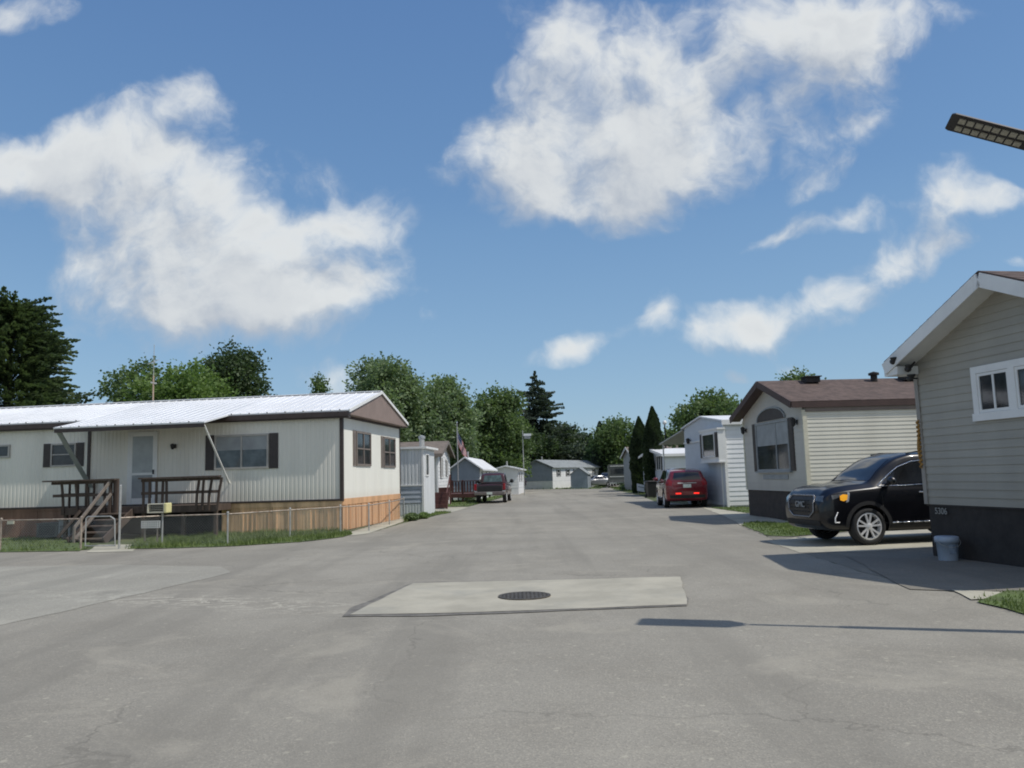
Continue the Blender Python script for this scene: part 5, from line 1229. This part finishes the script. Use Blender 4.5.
# far cars
SED = [(-2.25, .45, .62, .72, .5, .80), (-2.2, .35, .78, .85, .6, .95), (-1.9, .27, .86, .93, .62, 1.02), (-1.4, .24, .88, .95, .60, 1.12), (-.8, .22, .89, .95, .56, 1.40), (-.2, .21, .89, .94, .56, 1.45), (.35, .21, .89, .93, .56, 1.36), (.95, .22, .89, .92, .62, 1.02), (1.5, .25, .87, .88, .62, .94), (2.0, .28, .82, .80, .58, .86), (2.25, .38, .66, .68, .5, .74)]
def far_car(px, py, Yd, head, paint, st, label, z=1.0):
    c = Car((0, 0, 0), head, label, 'car', paint, st, (1.38, -1.32), .33, wy=.76)
    zz = 1.45 if st is SED else 1.74
    c.patch('windshield', 'carglass', [(-.6, zz*.67), (.6, zz*.67)], [(-.48, zz*.93), (.48, zz*.93)], 'front', 8, 6, .01); c.patch('rear_window', 'carglass', [(-.55, zz*.72), (.55, zz*.72)], [(-.45, zz*.93), (.45, zz*.93)], 'rear', 8, 6, .01)
    for v_ in ('left', 'right'): c.patch('side_window', 'carglass', [(.75, zz*.66), (-1.1, zz*.68)], [(.35, zz*.9), (-.9, zz*.92)], v_, 10, 4, .01)
    for sg in (-1, 1): c.patch('headlight', 'clearlens', [(sg*.45, .60), (sg*.68, .60)], [(sg*.45, .72), (sg*.68, .72)], 'front', 4, 3, .01); c.patch('tail_lamp', 'redlens', [(sg*.45, .74), (sg*.68, .74)], [(sg*.45, .88), (sg*.66, .88)], 'rear', 4, 3, .01)
    p_ = dep(px, py, Yd); c.loc = Vector((p_.x, p_.y, .006)); c.place(); return c
far_car(596.5, 486, 100, R(200), 'carsilver', SED, 'silver sedan parked right of the far grey shed')
far_car(608, 486, 104, R(255), 'carnavy', SUV, 'dark grey vehicle in the shade at the far end of the street')
# camper trailer
p = dep(619, 489, 92); e = empty('camper_trailer', (p.x, p.y, 0), R(-6)); tag(e, 'dark grey camper trailer with white stripes parked beyond the cypresses', 'camper trailer')
mb = MB(); prof = [(-1.1, .5), (1.1, .5), (1.15, .8), (1.15, 2.5), (1.0, 2.65), (-1.0, 2.65), (-1.15, 2.5), (-1.15, .8)]; n = len(prof)
mb.add([(x, y, z) for y in (0, 5.5) for x, z in prof], [tuple(range(n)), tuple(range(2*n-1, n-1, -1))]+[(i, n+i, n+(i+1) % n, (i+1) % n) for i in range(n)]); fix_normals(mb.build('body', M['greybox'], e))
mb = MB(); mb.box(-.8, .8, -.02, -.002, 1.55, 2.15); mb.build('window', M['pane'], e); mb = MB(); mb.box(-1.0, 1.0, -.03, -.003, 1.2, 1.28); mb.box(-.9, .9, -.03, -.003, 2.4, 2.48); mb.build('stripe', M['farwhite'], e)
for sx_ in (-1, 1): mb = MB(); mb.tube((sx_*1.0, 2.8, .34), (sx_*1.14, 2.8, .34), .34, n=18); mb.build('wheel', M['tyre'], e)
mb = MB(); mb.box(-1.0, 1.0, -.25, -.03, .45, .6); mb.build('bumper', M['chrome'], e)

# ------------------------------------------------------------------ trees
def tree(name, px, Yd, top_y, half_px, label, m, lobes=14, n=9000, leaf=.22, seed=1, bottom=.25, group='trees behind the homes', shape='round', trunk=.25, squash=1.0, plume=False, cat='tree'):
    rnd = random.Random(seed); pb = dep(px, 480, Yd); Ht = dep(px, top_y, Yd).z; Rw = half_px/F*Yd
    e = empty(name, (pb.x, pb.y, 0)); tag(e, label, cat, group)
    z0 = Ht*bottom
    mb = MB(); mb.tube((0, 0, 0), (0, 0, Ht*.5), trunk, trunk*.6, n=8, cap=False); mb.tube((0, 0, Ht*.5), (.1, 0, Ht*.85), trunk*.6, trunk*.15, n=6, cap=False)
    L_ = []; mb2 = MB()
    if shape == 'round':
        lobes = int(lobes*1.5)
        for i in range(lobes):
            th = 2*math.pi*(i*.618+rnd.uniform(-.1, .1)); zf = (i+.5)/lobes; z = z0+(Ht-z0)*(.12+.78*zf)
            env = math.sqrt(max(.02, 1-(2*(.12+.80*zf)-.95)**2)); rr = Rw*env*rnd.uniform(.30, .86)
            rl = Rw*rnd.uniform(.20, .40)*(.6+.4*env)
            c = Vector((rr*math.cos(th), rr*math.sin(th)*squash, z)); L_.append((c, Vector((rl*1.15, rl*1.1, rl*.8))))
            mb.tube((0, 0, max(Ht*.22, c.z-rl*1.4-rr*.4)), c, trunk*.35, trunk*.08, n=5, cap=False)
        L_.append((Vector((0, 0, Ht-Rw*.28)), Vector((Rw*.34, Rw*.34, Rw*.28))))
    mb.build('trunk', M['bark'], e)
    mb = MB(); V, Fc = mb.v, mb.f
    def leafq(c, d, sz):
        d = d.normalized(); up_ = Vector((rnd.gauss(0, 1), rnd.gauss(0, 1), rnd.gauss(0, 1))); s_ = d.cross(up_)
        if s_.length < 1e-3: return
        s_.normalize(); s_ *= sz*.36; dd = d*sz; k = len(V)
        V.extend([tuple(c-dd*.5), tuple(c+s_), tuple(c+dd*.5), tuple(c-s_)]); Fc.append((k, k+1, k+2, k+3))
    if shape == 'round':
        tot = sum(l[1].x**2 for l in L_)
        for c, r_ in L_:
            cnt = int(n*r_.x**2/tot/6)
            for _ in range(cnt):
                d = Vector((rnd.gauss(0, 1), rnd.gauss(0, 1), rnd.gauss(0, 1)+.25)).normalized(); q_ = rnd.random()**.5*rnd.uniform(.7, 1.22)
                b = c+Vector((d.x*r_.x, d.y*r_.y, d.z*r_.z))*q_; tw = (d+Vector((rnd.gauss(0, .5), rnd.gauss(0, .5), rnd.gauss(0, .3)+(.1 if not plume else -.0)))).normalized()
                if plume: tw = Vector((d.x, d.y, rnd.uniform(-.15, .35))).normalized(); b = c+Vector((d.x*r_.x, d.y*r_.y, d.z*r_.z))*q_
                ln = leaf*(3.6 if not plume else 8.0)
                for k in range(6):
                    p_ = b+tw*ln*k/6*rnd.uniform(.6, 1.1)+Vector((rnd.gauss(0, 1), rnd.gauss(0, 1), rnd.gauss(0, 1)))*leaf*(.55 if not plume else .28)
                    leafq(p_, tw+Vector((rnd.gauss(0, .7), rnd.gauss(0, .7), rnd.gauss(0, .5)-.2)), leaf*rnd.uniform(.7, 1.35))
    elif shape == 'plume':
        def spray(b, d, ln, wd):
            st = max(4, int(ln/(leaf*.55)))
            for k in range(st):
                f = k/st; c = b+d*ln*f+Vector((0, 0, -.22*ln*f*f)); w_ = wd*(1-f*.85)
                for _ in range(4):
                    o_ = Vector((rnd.gauss(0, .5), rnd.gauss(0, .5), rnd.gauss(0, .28)))*w_
                    leafq(c+o_, d+o_*.8+Vector((0, 0, -.1)), leaf*rnd.uniform(.7, 1.4))
        for _ in range(int(n/60)):
            zf = rnd.random(); z = z0+(Ht-z0)*zf*.97; env = (1-zf**2.2)**.75*(.8+.2*math.sin(zf*17+1)); th = rnd.uniform(0, 6.283)
            env *= .86+.14*math.sin(th*5+zf*11)
            d = Vector((math.cos(th), math.sin(th), rnd.uniform(-.1, .8))).normalized(); rr = Rw*env*rnd.choice((rnd.uniform(.3, .8), rnd.uniform(.7, .92)))
            b = Vector((math.cos(th)*rr*.75, math.sin(th)*rr*.75, z)); ln = Rw*rnd.uniform(.18, .46)
            if rnd.random() < .10: mb2.tube((0, 0, z*.85), b, .05, .02, n=4, cap=False)
            spray(b, d, ln, ln*.20)
    elif shape == 'column':
        for _ in range(n):
            zf = rnd.random()**.9; env = (1-zf**3.4)*.92+.04; env *= min(1, .75+zf*1.6); th = rnd.uniform(0, 6.283)
            rr = Rw*env*(1+.16*math.sin(th*3+zf*9)+.10*math.sin(zf*31+th*5))*rnd.uniform(.72, 1.03)
            leafq(Vector((rr*math.cos(th), rr*math.sin(th), .1+(Ht-.1)*zf)), Vector((math.cos(th)*.35, math.sin(th)*.35, 1+rnd.gauss(0, .25))), leaf*rnd.uniform(.7, 1.4))
    elif shape == 'spruce':
        tiers = 30
        for i in range(tiers):
            zf = i/(tiers-1); z = z0+(Ht-z0)*zf; rr = Rw*((1-zf)**.85)*rnd.uniform(.72, 1.12)+.12; nb = int(6+9*(1-zf))
            for b_ in range(nb):
                th = rnd.uniform(0, 6.283); rb = rr*rnd.uniform(.55, 1.12); dr_ = Vector((math.cos(th), math.sin(th), 0)); zz = z+rnd.uniform(-.3, .3)
                steps = max(3, int(rb/(leaf*.8)))
                for k in range(steps):
                    f = (k+.6)/steps; c = dr_*rb*f; c.z = zz-.28*rb*f+.20*rb*f*f
                    sw_ = (1-f)*.35*rb+.12
                    for _ in range(max(3, int(n/2600))):
                        off_ = Vector((-dr_.y, dr_.x, 0))*rnd.uniform(-1, 1)*sw_
                        leafq(c+off_+Vector((0, 0, rnd.uniform(-.3, .08))), dr_+off_*.6+Vector((0, 0, rnd.uniform(-.7, .1))), leaf*rnd.uniform(.7, 1.4))
    mb.m = [0]*len(Fc); mb.build('crown', M[m], e)
    if mb2.v: tag(mb2.build('limbs', M['bark'], e))
    return e
TB = 'trees behind the homes'
tree('cedar_tree', 4, 44, 302, 100, 'big dark feathery conifer rising above the left end of the white roof', 'leafcedar', 30, 84000, .18, 3, .10, shape='plume', trunk=.35)
tree('broadleaf_tree', 142, 60, 362, 52, 'low dark green tree just left of the roof antenna', 'leafmid', 14, 15000, .24, 5, .15)
tree('broadleaf_tree', 232, 62, 346, 50, 'rounded dark green tree above the middle of the long white roof', 'leafdark', 18, 22000, .24, 6, .15)
tree('broadleaf_tree', 190, 52, 366, 62, 'bright green bushy tree in front of the rounded dark one', 'leaflight', 14, 14000, .24, 8, .15)
tree('broadleaf_tree', 318, 75, 380, 16, 'small tree top peeking above the roof right of the rounded dark tree', 'leafmid', 8, 5000, .24, 9, .2)
tree('maple_tree', 388, 70, 361, 52, 'tall spreading maple right behind the gable of the cedar skirted home', 'leafmaple', 26, 30000, .28, 11, .15)
tree('maple_tree', 446, 74, 379, 38, 'maple with rounded crown above the flagpole', 'leafmaple', 18, 20000, .28, 12, .15)
tree('broadleaf_tree', 500, 84, 390, 34, 'upright green tree between the rounded maple and the spruce', 'leafmid', 18, 18000, .30, 13, .12)
tree('spruce_tree', 538, 126, 373, 74, 'tall pointed dark spruce above the far grey home', 'leafspruce', 1, 22000, .36, 15, .06, shape='spruce', trunk=.28)
tree('broadleaf_tree', 562, 132, 424, 34, 'dark round tree right of the spruce behind the far grey home', 'leafdark', 14, 12000, .38, 16, .05)
tree('broadleaf_tree', 478, 92, 425, 38, 'dark shaded tree behind the flag and pickup', 'leafdark', 12, 12000, .36, 17, .05)
tree('broadleaf_tree', 420, 88, 415, 44, 'dark tree filling the gap under the maples', 'leafdark', 12, 12000, .36, 27, .05)
tree('broadleaf_tree', 522, 120, 430, 34, 'dark thicket tree directly behind the birdhouse', 'leafdark', 12, 10000, .38, 37, .05)
tree('cypress_tree', 592, 118, 434, 7, 'slim dark pointed tree at the left of the far right group', 'leafspruce', 1, 5000, .34, 18, shape='column')
tree('cypress_tree', 602, 112, 422, 9, 'taller slim dark tree right of the slim far pointed one', 'leafspruce', 1, 6000, .34, 19, shape='column')
tree('broadleaf_tree', 586, 125, 446, 20, 'small hazy far tree right of the gap in the sky', 'leafhaze', 10, 7000, .38, 38, .05)
tree('broadleaf_tree', 622, 112, 421, 32, 'broad dull green tree left of the cypresses above the camper', 'leafmid', 16, 16000, .34, 20, .05)
tree('broadleaf_tree', 605, 114, 448, 22, 'low dark bushy tree over the silver sedan', 'leafdark', 12, 10000, .34, 21, .02)
tree('broadleaf_tree', 678, 84, 432, 20, 'low green tree top behind the globe lamp', 'leafmid', 10, 8000, .3, 22, .1)
tree('broadleaf_tree', 718, 62, 397, 42, 'dense green tree behind the white home with bay window', 'leafmid', 16, 20000, .26, 23, .15)
tree('broadleaf_tree', 806, 70, 374, 34, 'green treetop just above the brown shingle ridge', 'leafmid', 14, 12000, .26, 24, .15)
tree('cypress_tree', 641.5, 62, 417, 10.5, 'shorter left one of the two dense dark columnar cypresses', 'leafarb', 1, 20000, .16, 25, shape='column', group='columnar cypresses by the street')
tree('cypress_tree', 655.5, 56, 407, 11.5, 'taller right one of the two dense dark columnar cypresses', 'leafarb', 1, 22000, .16, 26, shape='column', group='columnar cypresses by the street')
def bush(px, py, hp, wp, m, label, seed, leaf=.08, n=3500, name='shrub', Yd=None):
    p_ = g(px, py) if Yd is None else dep(px, py, Yd); Yd = p_.y; Ht = hp/F*Yd; Rw = wp/F*Yd; rnd = random.Random(seed); e = empty(name, (p_.x, p_.y, 0)); tag(e, label, 'shrub')
    mb = MB(); 
    for k in range(7): a = k*.9; mb.tube((0, 0, 0), (Rw*.6*math.cos(a), Rw*.5*math.sin(a), Ht*.7), .02, .008, n=5)
    mb.build('stem', M['bark'], e); mb = MB()
    for _ in range(n):
        d = Vector((rnd.gauss(0, 1), rnd.gauss(0, 1), rnd.gauss(0, 1))).normalized()*rnd.random()**.35*rnd.uniform(.7, 1.1); c = Vector((d.x*Rw, d.y*Rw, Ht*.5+d.z*Ht*.5))
        if c.z < 0: continue
        v_ = Vector((rnd.gauss(0, 1), rnd.gauss(0, 1), rnd.gauss(0, 1))).normalized()*leaf; s_ = v_.orthogonal().normalized()*leaf*.4; mb.quad(c-v_*.6, c+s_, c+v_*.6, c-s_)
    mb.build('leaves', M[m], e)
bush(518, 489.5, 17, 8, 'leafpurple', 'purple leaved bush in front of the low pale home', 1, .22, 3500, Yd=84)
bush(412, 521, 8, 7, 'leafmid', 'small weedy green bush at the foot of the corrugated room', 2, .06, 2200)
bush(424, 519, 7, 6, 'leaflight', 'tiny bright weed clump beside the driveway edge', 3, .05, 1500)
bush(628, 490, 6, 9, 'leafmid', 'low scrubby bush in the grass left of the white board sign', 4, .16, 1500)
bush(469, 500, 8, 9, 'leafmid', 'green shrub in the grass under the picket deck', 5, .08, 2000)

# far wood closing the horizon
mb = MB(); rnd = random.Random(99)
for _ in range(60000):
    a = rnd.uniform(-1.15, 1.15); dist = 165+rnd.uniform(0, 30); x = math.sin(a)*dist; y = math.cos(a)*dist
    hm = 6.5+2.2*math.sin(a*23)+1.5*math.sin(a*51+1)+1.0*math.sin(a*117); z = hm*rnd.random()**.7*1.05
    v_ = Vector((rnd.gauss(0, 1), rnd.gauss(0, 1), rnd.gauss(0, 1))).normalized()*.75; s_ = v_.orthogonal().normalized()*.42; c = Vector((x, y, z)); mb.quad(c-v_, c+s_, c+v_, c-s_)
tag(mb.build('far_wood', M['leafhaze']), 'hazy line of far trees closing the horizon', 'wood', kind='stuff')
